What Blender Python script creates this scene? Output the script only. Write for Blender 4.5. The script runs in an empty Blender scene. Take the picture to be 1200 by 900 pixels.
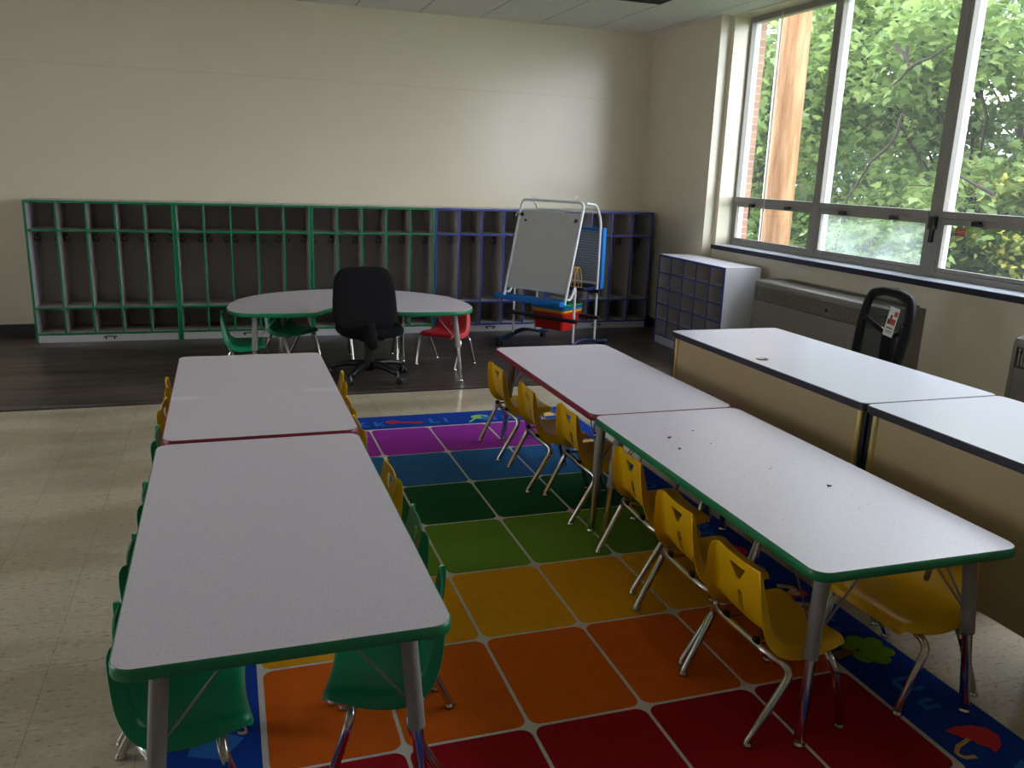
import bpy, bmesh, math, random
from mathutils import Vector, Matrix
PI = math.pi
random.seed(7)
scn = bpy.context.scene
COL = scn.collection

# ------------------------------------------------------------------ camera
def set_camera():
    yaw, pitch, roll = math.radians(18.8084), math.radians(14.1641), math.radians(2.0139)
    f = Vector((math.sin(yaw)*math.cos(pitch), math.cos(yaw)*math.cos(pitch), -math.sin(pitch)))
    r = Vector((math.cos(yaw), -math.sin(yaw), 0)); u = r.cross(f)
    r2 = r*math.cos(roll)+u*math.sin(roll); u2 = -r*math.sin(roll)+u*math.cos(roll)
    cam = bpy.data.cameras.new('camera'); o = bpy.data.objects.new('camera', cam); COL.objects.link(o)
    M = Matrix((( r2.x, u2.x, -f.x, 0), (r2.y, u2.y, -f.y, 0), (r2.z, u2.z, -f.z, 1.6), (0, 0, 0, 1)))
    o.matrix_world = M
    cam.sensor_width = 36; cam.lens = 987.2/1200*36; cam.clip_start = .02; cam.clip_end = 300
    scn.camera = o
set_camera()
# ------------------------------------------------------------------ daylight
W = bpy.data.worlds.new('overcast_sky'); scn.world = W; W.use_nodes = True
nt = W.node_tree; nt.nodes.clear()
tc = nt.nodes.new('ShaderNodeTexCoord'); sx = nt.nodes.new('ShaderNodeSeparateXYZ')
rp = nt.nodes.new('ShaderNodeValToRGB'); bg = nt.nodes.new('ShaderNodeBackground'); wo = nt.nodes.new('ShaderNodeOutputWorld')
rp.color_ramp.elements[0].position = 0.0; rp.color_ramp.elements[0].color = (.92, .92, 1, 1)
rp.color_ramp.elements[1].position = .8; rp.color_ramp.elements[1].color = (.80, .87, 1, 1)
nt.links.new(tc.outputs['Generated'], sx.inputs[0]); nt.links.new(sx.outputs['Z'], rp.inputs[0])
nt.links.new(rp.outputs[0], bg.inputs[0]); nt.links.new(bg.outputs[0], wo.inputs[0])
bg.inputs[1].default_value = 8.0
vs = scn.view_settings
vs.view_transform = 'Standard'; vs.look = 'None'; vs.gamma = 1; vs.use_curve_mapping = False
vs.exposure = 0.35
scn.cycles.use_denoising = True
scn.cycles.max_bounces = 12; scn.cycles.diffuse_bounces = 6; scn.cycles.transparent_max_bounces = 16
scn.cycles.caustics_reflective = False; scn.cycles.caustics_refractive = False
scn.cycles.sample_clamp_indirect = 6

# ------------------------------------------------------------------ materials
def nmat(name):
    m = bpy.data.materials.new(name); m.use_nodes = True
    return m, m.node_tree, m.node_tree.nodes['Principled BSDF']
def mat(name, col, rough=.5, metal=0, var=0, scale=20, bump=0, bscale=None, spec=.5, coord='Object', trans=0):
    m, t, b = nmat(name)
    b.inputs['Base Color'].default_value = (*col, 1); b.inputs['Roughness'].default_value = rough
    b.inputs['Metallic'].default_value = metal; b.inputs['Specular IOR Level'].default_value = spec
    tcn = t.nodes.new('ShaderNodeTexCoord')
    if var:
        n = t.nodes.new('ShaderNodeTexNoise'); n.inputs['Scale'].default_value = scale; n.inputs['Detail'].default_value = 4
        t.links.new(tcn.outputs[coord], n.inputs['Vector'])
        mx = t.nodes.new('ShaderNodeMixRGB'); mx.inputs[1].default_value = (*[c*(1-var) for c in col], 1)
        mx.inputs[2].default_value = (*[min(1, c*(1+var)) for c in col], 1)
        t.links.new(n.outputs['Fac'], mx.inputs[0]); t.links.new(mx.outputs[0], b.inputs['Base Color'])
    if bump:
        n2 = t.nodes.new('ShaderNodeTexNoise'); n2.inputs['Scale'].default_value = bscale or scale
        n2.inputs['Detail'].default_value = 3
        t.links.new(tcn.outputs[coord], n2.inputs['Vector'])
        bp = t.nodes.new('ShaderNodeBump'); bp.inputs['Strength'].default_value = bump; bp.inputs['Distance'].default_value = .01
        t.links.new(n2.outputs['Fac'], bp.inputs['Height']); t.links.new(bp.outputs[0], b.inputs['Normal'])
    return m
def speckle(name, base, dark, light, scale, rough, amt=.5, lines=None, bump=.0):
    """laminate / tile: base colour with small flecks"""
    m, t, b = nmat(name); b.inputs['Roughness'].default_value = rough
    L = t.links.new; N = t.nodes.new
    tcn = N('ShaderNodeTexCoord')
    v = N('ShaderNodeTexNoise'); v.inputs['Scale'].default_value = scale; v.inputs['Detail'].default_value = 5
    L(tcn.outputs['Object'], v.inputs['Vector'])
    r = N('ShaderNodeValToRGB'); e = r.color_ramp.elements
    e[0].position = .33; e[0].color = (*dark, 1); e[1].position = .68; e[1].color = (*light, 1)
    a = e.new(.44); a.color = (*base, 1); a = e.new(.58); a.color = (*base, 1)
    L(v.outputs['Fac'], r.inputs[0])
    L(r.outputs[0], b.inputs['Base Color'])
    return m, t, b, r, tcn

M = {}
WALLC = (.71, .64, .50)
M['wall'] = mat('cream_wall_paint', WALLC, .22, var=.03, scale=3, bump=.06, bscale=40, spec=.6)
M['base'] = mat('black_vinyl_base', (.02, .02, .021), .5)
M['sill'] = mat('grey_laminate_sill', (.42, .44, .5), .3)
M['sill_edge'] = mat('navy_sill_edge', (.012, .014, .035), .4)
M['alum'] = mat('bronze_grey_frame_paint', (.27, .25, .225), .45, var=.12, scale=9)
M['white_frame'] = mat('white_outer_frame', (.75, .77, .8), .5)
M['steel'] = mat('brushed_steel', (.5, .5, .5), .35, metal=1)
M['black'] = mat('black_plastic', (.012, .012, .013), .45)
M['chrome'] = mat('chrome', (.62, .6, .56), .16, metal=1)
M['grey_leg'] = mat('grey_powder_coat', (.26, .25, .24), .45)
M['green_edge'] = mat('green_edge_band', (.006, .19, .072), .38)
M['red_edge'] = mat('red_edge_band', (.22, .012, .03), .4)
M['blue_edge'] = mat('blue_edge_band', (.03, .05, .30), .4)
M['yellow_p'] = mat('yellow_plastic', (.80, .47, .006), .36, var=.04, scale=6)
M['green_p'] = mat('green_plastic', (.0, .25, .105), .33, var=.04, scale=6)
M['red_p'] = mat('red_plastic', (.5, .02, .03), .36, var=.04, scale=6)
M['glide'] = mat('glide_steel', (.55, .55, .55), .25, metal=1)
M['black_frame'] = mat('black_matte_frame', (.008, .008, .009), .5, spec=.15)
M['fabric'] = mat('black_fabric', (.008, .008, .009), .95, var=.3, scale=300, bump=.3, bscale=400, spec=.2)
M['black_gloss'] = mat('black_nylon', (.011, .011, .012), .36, spec=.35)
M['gold'] = mat('gold_metal_strip', (.75, .56, .20), .3, metal=.4)
M['desk_dark'] = mat('dark_desk_edge', (.02, .02, .035), .4)
M['heater'] = mat('taupe_painted_steel', (.17, .155, .135), .42, var=.05, scale=4)
M['heater_dark'] = mat('heater_slot_dark', (.02, .018, .015), .8)
M['heater_fin'] = mat('heater_fin_metal', (.32, .29, .24), .5, metal=.3, var=.35, scale=40)
M['white_metal'] = mat('white_powder_coat', (.72, .73, .74), .35)
M['board'] = mat('dry_erase_board', (.50, .51, .50), .28)
M['blue_p'] = mat('bright_blue_plastic', (.01, .17, .55), .35)
M['navy_p'] = mat('navy_plastic', (.012, .022, .075), .38)
M['lined'] = mat('pale_blue_lined_board', (.36, .42, .52), .4)
M['yellow_bin'] = mat('orange_yellow_bin', (.8, .42, .03), .4)
M['green_bin'] = mat('green_bin', (.01, .33, .12), .4)
M['red_bin'] = mat('red_bin', (.62, .015, .012), .4)
M['wood_pole'] = None
M['cord'] = mat('grey_cord', (.55, .53, .48), .7)
M['paper'] = mat('white_tag_paper', (.75, .73, .7), .6)
M['tag_red'] = mat('tag_red_print', (.5, .05, .03), .6)
M['tag_dark'] = mat('tag_dark_print', (.05, .04, .04), .6)
M['trunk'] = mat('tree_bark', (.03, .022, .016), .9, var=.3, scale=15, bump=.5)
M['grass'] = mat('ground_cover', (.05, .11, .02), .95, var=.4, scale=4)
M['clear'] = mat('milky_plastic', (.6, .6, .6), .3)

def lam(name, base, rough=.36, sc=230):
    return speckle(name, base, tuple(c*.8 for c in base), tuple(min(1, c*1.08) for c in base), sc, rough)[0]
M['laminate'] = lam('grey_laminate_top', (.66, .60, .665), .34)
M['desk_top'] = lam('desk_laminate_top', (.60, .585, .67), .30)
M['grey_lam'] = lam('freckled_grey_laminate', (.46, .425, .405), .5, 160)
M['desk_panel'] = mat('tan_desk_panel', (.48, .37, .20), .42, var=.05, scale=3)
M['grey_white'] = lam('pale_grey_laminate', (.60, .585, .62), .42, 200)

def smudged():
    m = lam('grey_laminate_smudged', (.66, .60, .665), .34)
    t = m.node_tree; N = t.nodes.new; L = t.links.new
    b = t.nodes['Principled BSDF']; src = b.inputs['Base Color'].links[0].from_socket
    tcn = N('ShaderNodeTexCoord'); acc = None
    nz = N('ShaderNodeTexNoise'); nz.inputs['Scale'].default_value = 16; nz.inputs['Detail'].default_value = 6
    L(tcn.outputs['Object'], nz.inputs['Vector'])
    for cx, cy in ((.06, .62), (.66, .66)):
        mp = N('ShaderNodeMapping'); mp.inputs['Location'].default_value = (-cx*9, -cy*20, 0); mp.inputs['Scale'].default_value = (9, 20, 0)
        L(tcn.outputs['Object'], mp.inputs[0])
        g = N('ShaderNodeTexGradient'); g.gradient_type = 'SPHERICAL'; L(mp.outputs[0], g.inputs[0])
        mu = N('ShaderNodeMath'); mu.operation = 'MULTIPLY'; L(g.outputs['Fac'], mu.inputs[0]); L(nz.outputs['Fac'], mu.inputs[1])
        if acc:
            ad = N('ShaderNodeMath'); ad.operation = 'ADD'; L(acc, ad.inputs[0]); L(mu.outputs[0], ad.inputs[1]); acc = ad.outputs[0]
        else: acc = mu.outputs[0]
    mx = N('ShaderNodeMixRGB'); mx.inputs[2].default_value = (.85, .85, .86, 1)
    sc = N('ShaderNodeMath'); sc.operation = 'MULTIPLY'; sc.inputs[1].default_value = 1.3; L(acc, sc.inputs[0])
    L(sc.outputs[0], mx.inputs[0]); L(src, mx.inputs[1]); L(mx.outputs[0], b.inputs['Base Color'])
    return m
M['laminate_smudged'] = smudged()

def vct():
    m, t, b = nmat('beige_vinyl_tile'); N = t.nodes.new; L = t.links.new
    tcn = N('ShaderNodeTexCoord')
    br = N('ShaderNodeTexBrick'); br.offset = 0; br.inputs['Scale'].default_value = 1
    br.inputs['Brick Width'].default_value = .305; br.inputs['Row Height'].default_value = .305
    br.inputs['Mortar Size'].default_value = .0011; br.inputs['Bias'].default_value = 0
    br.inputs['Color1'].default_value = (.56, .485, .36, 1); br.inputs['Color2'].default_value = (.52, .45, .335, 1)
    br.inputs['Mortar'].default_value = (.32, .27, .19, 1)
    L(tcn.outputs['Object'], br.inputs['Vector'])
    mp = N('ShaderNodeMapping'); mp.inputs['Scale'].default_value = (34, 80, 1); mp.inputs['Rotation'].default_value = (0, 0, .25)
    L(tcn.outputs['Object'], mp.inputs[0])
    n = N('ShaderNodeTexNoise'); n.inputs['Scale'].default_value = 1; n.inputs['Detail'].default_value = 5; n.inputs['Roughness'].default_value = .65
    L(mp.outputs[0], n.inputs['Vector'])
    r = N('ShaderNodeValToRGB'); e = r.color_ramp.elements
    e[0].position = .36; e[0].color = (.45, .42, .38, 1); e[1].position = .66; e[1].color = (1.4, 1.45, 1.55, 1)
    a = e.new(.42); a.color = (1, 1, 1, 1); a = e.new(.59); a.color = (1, 1, 1, 1)
    L(n.outputs['Fac'], r.inputs[0])
    mx = N('ShaderNodeMixRGB'); mx.blend_type = 'MULTIPLY'; mx.inputs[0].default_value = .75
    L(br.outputs['Color'], mx.inputs[1]); L(r.outputs[0], mx.inputs[2])
    mq = N('ShaderNodeMapping'); mq.inputs['Scale'].default_value = (.7, 2.2, 1); L(tcn.outputs['Object'], mq.inputs[0])
    nd = N('ShaderNodeTexNoise'); nd.inputs['Scale'].default_value = 1; nd.inputs['Detail'].default_value = 4; L(mq.outputs[0], nd.inputs['Vector'])
    rd = N('ShaderNodeValToRGB'); rd.color_ramp.elements[0].position = .38; rd.color_ramp.elements[0].color = (.70, .66, .60, 1); rd.color_ramp.elements[1].position = .58; rd.color_ramp.elements[1].color = (1.05, 1.04, 1.03, 1)
    L(nd.outputs['Fac'], rd.inputs[0]); mz = N('ShaderNodeMixRGB'); mz.blend_type = 'MULTIPLY'; mz.inputs[0].default_value = .8
    L(mx.outputs[0], mz.inputs[1]); L(rd.outputs[0], mz.inputs[2]); L(mz.outputs[0], b.inputs['Base Color'])
    b.inputs['Roughness'].default_value = .2; b.inputs['Specular IOR Level'].default_value = .45
    n3 = N('ShaderNodeTexNoise'); n3.inputs['Scale'].default_value = 5; L(tcn.outputs['Object'], n3.inputs['Vector'])
    bp = N('ShaderNodeBump'); bp.inputs['Strength'].default_value = .12; bp.inputs['Distance'].default_value = .02
    L(n3.outputs['Fac'], bp.inputs['Height']); L(bp.outputs[0], b.inputs['Normal'])
    return m
M['vct'] = vct()
def plank():
    m, t, b = nmat('dark_wood_plank_vinyl'); N = t.nodes.new; L = t.links.new
    tcn = N('ShaderNodeTexCoord')
    br = N('ShaderNodeTexBrick'); br.offset = .4; br.inputs['Scale'].default_value = 1
    br.inputs['Brick Width'].default_value = 1.2; br.inputs['Row Height'].default_value = .15
    br.inputs['Mortar Size'].default_value = .0015
    br.inputs['Color1'].default_value = (.088, .068, .060, 1); br.inputs['Color2'].default_value = (.044, .034, .030, 1)
    br.inputs['Mortar'].default_value = (.02, .017, .015, 1)
    L(tcn.outputs['Object'], br.inputs['Vector'])
    mp = N('ShaderNodeMapping'); mp.inputs['Scale'].default_value = (1.1, 17, 1); L(tcn.outputs['Object'], mp.inputs[0])
    n = N('ShaderNodeTexNoise'); n.inputs['Scale'].default_value = 1; n.inputs['Detail'].default_value = 6; n.inputs['Roughness'].default_value = .7
    L(mp.outputs[0], n.inputs['Vector'])
    r = N('ShaderNodeValToRGB'); e = r.color_ramp.elements
    e[0].position = .42; e[0].color = (.45, .43, .42, 1); e[1].position = .60; e[1].color = (2.1, 1.95, 1.9, 1)
    L(n.outputs['Fac'], r.inputs[0])
    mx = N('ShaderNodeMixRGB'); mx.blend_type = 'MULTIPLY'; mx.inputs[0].default_value = 1
    L(br.outputs['Color'], mx.inputs[1]); L(r.outputs[0], mx.inputs[2]); L(mx.outputs[0], b.inputs['Base Color'])
    b.inputs['Roughness'].default_value = .34
    bp = N('ShaderNodeBump'); bp.inputs['Strength'].default_value = .25; bp.inputs['Distance'].default_value = .004
    L(n.outputs['Fac'], bp.inputs['Height']); L(bp.outputs[0], b.inputs['Normal'])
    return m
M['plank'] = plank()
def ceil_mat():
    m, t, b = nmat('acoustic_ceiling_tile'); N = t.nodes.new; L = t.links.new
    b.inputs['Roughness'].default_value = .9
    tcn = N('ShaderNodeTexCoord')
    n = N('ShaderNodeTexNoise'); n.inputs['Scale'].default_value = 120; n.inputs['Detail'].default_value = 3
    L(tcn.outputs['Object'], n.inputs['Vector'])
    r = N('ShaderNodeValToRGB'); e = r.color_ramp.elements
    e[0].position = .36; e[0].color = (.5, .49, .47, 1); e[1].position = .46; e[1].color = (.78, .77, .74, 1)
    L(n.outputs['Fac'], r.inputs[0]); L(r.outputs[0], b.inputs['Base Color'])
    return m
M['ceil'] = ceil_mat()
M['tbar'] = mat('ceiling_grid_metal', (.40, .40, .38), .5)
M['tgap'] = mat('ceiling_grid_gap', (.10, .10, .09), .8)
M['fixture'] = mat('unlit_fixture_dark', (.03, .03, .03), .5)

def brick_mat():
    m, t, b = nmat('red_brick'); N = t.nodes.new; L = t.links.new
    tcn = N('ShaderNodeTexCoord'); sp = N('ShaderNodeSeparateXYZ'); cb = N('ShaderNodeCombineXYZ')
    ad = N('ShaderNodeMath'); ad.operation = 'ADD'
    L(tcn.outputs['Object'], sp.inputs[0]); L(sp.outputs[0], ad.inputs[0]); L(sp.outputs[1], ad.inputs[1])
    L(ad.outputs[0], cb.inputs[0]); L(sp.outputs[2], cb.inputs[1])
    br = N('ShaderNodeTexBrick'); br.inputs['Scale'].default_value = 1
    br.inputs['Brick Width'].default_value = .2; br.inputs['Row Height'].default_value = .068; br.inputs['Mortar Size'].default_value = .005
    br.inputs['Color1'].default_value = (.36, .17, .12, 1); br.inputs['Color2'].default_value = (.42, .25, .15, 1)
    br.inputs['Mortar'].default_value = (.4, .36, .33, 1)
    L(cb.outputs[0], br.inputs['Vector']); L(br.outputs[0], b.inputs['Base Color'])
    b.inputs['Roughness'].default_value = .85
    return m
M['brick'] = brick_mat()
def pole_mat():
    m, t, b = nmat('raw_pine_pole'); N = t.nodes.new; L = t.links.new
    tcn = N('ShaderNodeTexCoord'); mp = N('ShaderNodeMapping'); mp.inputs['Scale'].default_value = (9, 9, .8); L(tcn.outputs['Object'], mp.inputs[0])
    n = N('ShaderNodeTexNoise'); n.inputs['Scale'].default_value = 1.6; n.inputs['Detail'].default_value = 7; n.inputs['Roughness'].default_value = .75
    L(mp.outputs[0], n.inputs['Vector'])
    r = N('ShaderNodeValToRGB'); e = r.color_ramp.elements
    e[0].position = .35; e[0].color = (.26, .10, .035, 1); e[1].position = .6; e[1].color = (.46, .28, .14, 1)
    L(n.outputs['Fac'], r.inputs[0]); L(r.outputs[0], b.inputs['Base Color']); b.inputs['Roughness'].default_value = .8
    bp = N('ShaderNodeBump'); bp.inputs['Strength'].default_value = .6; L(n.outputs['Fac'], bp.inputs['Height']); L(bp.outputs[0], b.inputs['Normal'])
    return m
M['wood_pole'] = pole_mat()
def glass_mat(name, haze):
    m = bpy.data.materials.new(name); m.use_nodes = True; t = m.node_tree; t.nodes.clear(); N = t.nodes.new; L = t.links.new
    out = N('ShaderNodeOutputMaterial'); tr = N('ShaderNodeBsdfTransparent'); gl = N('ShaderNodeBsdfGlossy'); gl.inputs['Roughness'].default_value = .02
    tr.inputs[0].default_value = (.95, .97, .96, 1)
    fr = N('ShaderNodeLayerWeight'); fr.inputs['Blend'].default_value = .5
    pw = N('ShaderNodeMath'); pw.operation = 'POWER'; pw.inputs[1].default_value = 5; L(fr.outputs['Facing'], pw.inputs[0])
    ml = N('ShaderNodeMath'); ml.operation = 'MULTIPLY_ADD'; ml.inputs[1].default_value = .5; ml.inputs[2].default_value = .03; L(pw.outputs[0], ml.inputs[0])
    mx = N('ShaderNodeMixShader'); L(ml.outputs[0], mx.inputs[0]); L(tr.outputs[0], mx.inputs[1]); L(gl.outputs[0], mx.inputs[2])
    last = mx.outputs[0]
    if not haze:
        t0 = N('ShaderNodeBsdfTranslucent'); t0.inputs[0].default_value = (.75, .8, .8, 1)
        m0 = N('ShaderNodeMixShader'); m0.inputs[0].default_value = .011; L(last, m0.inputs[1]); L(t0.outputs[0], m0.inputs[2]); last = m0.outputs[0]  # faint translucent veil mixed in to imitate window glare
    if haze:
        tl = N('ShaderNodeBsdfTranslucent'); tl.inputs[0].default_value = (.7, .8, .8, 1)
        tcn = N('ShaderNodeTexCoord'); n = N('ShaderNodeTexNoise'); n.inputs['Scale'].default_value = 3.2; n.inputs['Detail'].default_value = 4
        L(tcn.outputs['Object'], n.inputs['Vector'])
        r = N('ShaderNodeValToRGB'); e = r.color_ramp.elements
        e[0].position = .35; e[0].color = (haze*.25,)*3+(1,); e[1].position = .65; e[1].color = (haze,)*3+(1,)
        L(n.outputs['Fac'], r.inputs[0])
        m2 = N('ShaderNodeMixShader'); L(r.outputs[0], m2.inputs[0]); L(last, m2.inputs[1]); L(tl.outputs[0], m2.inputs[2]); last = m2.outputs[0]
    L(last, out.inputs[0])
    return m
M['glass'] = glass_mat('clear_window_glass', 0)
M['glass_foggy'] = glass_mat('fogged_window_glass', .16)
def mesh_fabric():
    m = bpy.data.materials.new('black_mesh_fabric'); m.use_nodes = True; t = m.node_tree; t.nodes.clear(); N = t.nodes.new; L = t.links.new
    out = N('ShaderNodeOutputMaterial'); tr = N('ShaderNodeBsdfTransparent'); df = N('ShaderNodeBsdfDiffuse'); df.inputs[0].default_value = (.03, .03, .034, 1)
    mx = N('ShaderNodeMixShader'); mx.inputs[0].default_value = .62
    L(tr.outputs[0], mx.inputs[1]); L(df.outputs[0], mx.inputs[2]); L(mx.outputs[0], out.inputs[0]); return m
M['mesh'] = mesh_fabric()
def leaf_mat(name, c1, c2):
    m = bpy.data.materials.new(name); m.use_nodes = True; t = m.node_tree; t.nodes.clear(); N = t.nodes.new; L = t.links.new
    out = N('ShaderNodeOutputMaterial'); g = N('ShaderNodeNewGeometry'); r = N('ShaderNodeValToRGB')
    e = r.color_ramp.elements; e[0].color = (*c1, 1); e[1].color = (*c2, 1)
    L(g.outputs['Random Per Island'], r.inputs[0])
    b = N('ShaderNodeBsdfPrincipled'); b.inputs['Roughness'].default_value = .5; b.inputs['Specular IOR Level'].default_value = .35
    tl = N('ShaderNodeBsdfTranslucent'); hs = N('ShaderNodeHueSaturation'); hs.inputs['Value'].default_value = 1.25; hs.inputs['Hue'].default_value = .485
    L(r.outputs[0], b.inputs['Base Color']); L(r.outputs[0], hs.inputs['Color']); L(hs.outputs[0], tl.inputs[0])
    mx = N('ShaderNodeMixShader'); mx.inputs[0].default_value = .38; L(b.outputs[0], mx.inputs[1]); L(tl.outputs[0], mx.inputs[2]); L(mx.outputs[0], out.inputs[0])
    return m
M['leaf_a'] = leaf_mat('maple_leaf_bright', (0.1174, 0.2040, 0.0655), (0.2584, 0.3549, 0.1136))
M['leaf_b'] = leaf_mat('leaf_mid_green', (0.0706, 0.1332, 0.0437), (0.1997, 0.2838, 0.0786))
M['leaf_c'] = leaf_mat('leaf_yellow_green', (0.1410, 0.1952, 0.0350), (0.3992, 0.3726, 0.0786))
M['leaf_d'] = leaf_mat('leaf_dark_green', (0.0412, 0.0798, 0.0306), (0.1174, 0.1774, 0.0699))

def carpet(name, col):
    return mat(name, col, .95, var=.10, scale=25, bump=.5, bscale=420, spec=.1)
RUGC = {'purple': (.30, .03, .33), 'blue': (.022, .105, .27), 'dgreen': (.008, .058, .02), 'lgreen': (.10, .21, .022),
        'yellow': (.60, .28, .008), 'orange': (.47, .085, .006), 'red': (.30, .006, .012), 'border': (.008, .045, .29), 'white': (.47, .44, .40),
        'letter': (.03, .16, .5), 'keyred': (.6, .04, .05), 'lolli': (.25, .55, .12), 'tree': (.17, .36, .02), 'brown': (.22, .13, .10), 'pencil': (.8, .42, .12)}
for k, c in RUGC.items(): M['rug_'+k] = carpet('rug_'+k, tuple(min(.8, q*{'yellow': 1.32, 'orange': 1.55, 'lgreen': 1.55, 'dgreen': 1.9, 'blue': 1.55, 'white': 1.5, 'purple': 1.25}.get(k, 1.2)) for q in c))

# ------------------------------------------------------------------ mesh helpers
class MB:
    def __init__(s): s.v = []; s.f = []; s.m = []; s.sm = []; s.mats = []
    def mi(s, m):
        if m not in s.mats: s.mats.append(m)
        return s.mats.index(m)
    def add(s, vs, fs, m, smooth=False):
        o = len(s.v); s.v += [tuple(v) for v in vs]; k = s.mi(m)
        for f in fs: s.f.append(tuple(i+o for i in f)); s.m.append(k); s.sm.append(smooth)
    def box(s, x0, x1, y0, y1, z0, z1, m, T=None):
        vs = [Vector((x, y, z)) for x in (x0, x1) for y in (y0, y1) for z in (z0, z1)]
        if T: vs = [T @ v for v in vs]
        s.add(vs, [(0, 1, 3, 2), (4, 6, 7, 5), (0, 4, 5, 1), (2, 3, 7, 6), (0, 2, 6, 4), (1, 5, 7, 3)], m)
    def tube(s, pts, r, m, n=12, cap=True, r2=None):
        pts = [Vector(p) for p in pts]; N = len(pts)
        rs = [r if r2 is None else r+(r2-r)*i/(N-1) for i in range(N)] if not isinstance(r, list) else r
        vs = []; up = None
        for i, p in enumerate(pts):
            t = ((pts[min(i+1, N-1)]-p).normalized()+(p-pts[max(i-1, 0)]).normalized()).normalized()
            if up is None:
                up = Vector((0, 0, 1)) if abs(t.z) < .9 else Vector((1, 0, 0))
            a = (up-t*up.dot(t)).normalized(); up = a; b = t.cross(a)
            for k in range(n):
                q = 2*PI*k/n; vs.append(p+(a*math.cos(q)+b*math.sin(q))*rs[i])
        fs = [(i*n+k, i*n+(k+1) % n, (i+1)*n+(k+1) % n, (i+1)*n+k) for i in range(N-1) for k in range(n)]
        s.add(vs, fs, m, True)
        if cap:
            s.add(vs[:n], [tuple(range(n))[::-1]], m); s.add(vs[-n:], [tuple(range(n))], m)
    def prism(s, poly, z0, z1, m, mside=None, T=None, smooth=False, bottom=True):
        n = len(poly); a = [Vector((x, y, z0)) for x, y in poly]; b = [Vector((x, y, z1)) for x, y in poly]
        vs = a+b
        if T: vs = [T @ v for v in vs]
        s.add(vs, [tuple(range(n, 2*n))]+([tuple(range(n))[::-1]] if bottom else []), m)
        s.add(vs, [(i, (i+1) % n, (i+1) % n+n, i+n) for i in range(n)], mside or m, smooth)
    def lathe(s, prof, c, m, n=20, axis=None):
        """prof: list of (r, h)"""
        R = axis.to_matrix() if axis is not None else Matrix.Identity(3)
        vs = [Vector(c)+R @ Vector((r*math.cos(2*PI*k/n), r*math.sin(2*PI*k/n), h)) for r, h in prof for k in range(n)]
        fs = [(i*n+k, i*n+(k+1) % n, (i+1)*n+(k+1) % n, (i+1)*n+k) for i in range(len(prof)-1) for k in range(n)]
        s.add(vs, fs, m, True)
        s.add(vs[:n], [tuple(range(n))[::-1]], m); s.add(vs[-n:], [tuple(range(n))], m)
    def build(s, name, parent=None, bevel=0, loc=None):
        me = bpy.data.meshes.new(name); me.from_pydata(s.v, [], s.f)
        for m in s.mats: me.materials.append(m)
        me.polygons.foreach_set('material_index', s.m); me.polygons.foreach_set('use_smooth', s.sm)
        me.update()
        o = bpy.data.objects.new(name, me); COL.objects.link(o)
        if parent: o.parent = parent
        if loc: o.location = loc
        if bevel:
            b = o.modifiers.new('bevel', 'BEVEL'); b.width = bevel; b.segments = 2; b.limit_method = 'ANGLE'; b.angle_limit = .7
        return o
def tag(o, label, cat, group=None, kind=None):
    if label: o['label'] = label
    if cat: o['category'] = cat
    if group: o['group'] = group
    if kind: o['kind'] = kind
    return o
def struct(o): o['kind'] = 'structure'; return o
def empty(name, loc=(0, 0, 0), rz=0):
    o = bpy.data.objects.new(name, None); COL.objects.link(o); o.empty_display_size = .1
    o.location = loc; o.rotation_euler = (0, 0, rz); return o
KIDS = {}
def copy_tree(o, parent=None):
    c = o.copy(); COL.objects.link(c)
    if parent: c.parent = parent
    for ch in list(o.children): copy_tree(ch, c)
    return c
def rrect(x0, x1, y0, y1, r, n=6):
    P = []
    for cx, cy, a0 in ((x1-r, y1-r, 0), (x0+r, y1-r, 90), (x0+r, y0+r, 180), (x1-r, y0+r, 270)):
        for k in range(n+1):
            a = math.radians(a0+90*k/n); P.append((cx+r*math.cos(a), cy+r*math.sin(a)))
    return P
def arc_path(pts, r, n=5):
    """polyline with rounded corners"""
    pts = [Vector(p) for p in pts]; out = [pts[0]]
    for i in range(1, len(pts)-1):
        a, b, c = pts[i-1], pts[i], pts[i+1]
        rr = min(r, (a-b).length*.49, (c-b).length*.49)
        p = b+(a-b).normalized()*rr; q = b+(c-b).normalized()*rr
        for k in range(n+1):
            t = k/n; out.append(p*(1-t)**2+b*2*t*(1-t)+q*t*t)
    out.append(pts[-1]); return out
def inset(poly, d):
    n = len(poly); out = []
    for i in range(n):
        a = Vector(poly[i-1]); b = Vector(poly[i]); c = Vector(poly[(i+1) % n])
        t = ((b-a).normalized()+(c-b).normalized()).normalized(); nn = Vector((-t.y, t.x))
        out.append(tuple(b+nn*d))
    return out

# ================================================================== ROOM
YB, XR, ZC = 8.5426, 4.355, 3.044
XL, YF = -4.6, -3.2
XW = 4.46                                  # wall face below the sill
b = MB(); b.box(XL-.2, 4.8, YF-.2, 5.93, -.2, 0, M['vct']); struct(b.build('floor'))
b = MB(); b.box(XL, 4.6, 5.93, YB+.1, -.2, .002, M['plank']); o = b.build('floor_planks'); struct(o)
b = MB(); b.box(XL, 4.45, 5.915, 5.932, 0, .006, M['base']); struct(b.build('trim_1'))
b = MB()                                   # back wall: thin groove at 2.37
b.box(XL-.2, 4.8, YB+.012, YB+.2, 0, 3.2, M['wall'])
b.box(XL, 4.42, YB, YB+.012, 0, 2.364, M['wall']); b.box(XL, 4.42, YB, YB+.012, 2.372, ZC, M['wall'])
struct(b.build('wall_back'))
b = MB(); b.box(XL-.2, XL, YF-.2, YB, 0, 1.0, M['wall']); b.box(XL-.2, XL, YF-.2, YB, 2.7, 3.2, M['wall']); b.box(XL-.2, XL, YF-.2, 2.5, 1.0, 2.7, M['wall']); b.box(XL-.2, XL, 4.5, YB, 1.0, 2.7, M['wall']); struct(b.build('wall_left'))  # opening left for the added fill-light window
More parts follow.
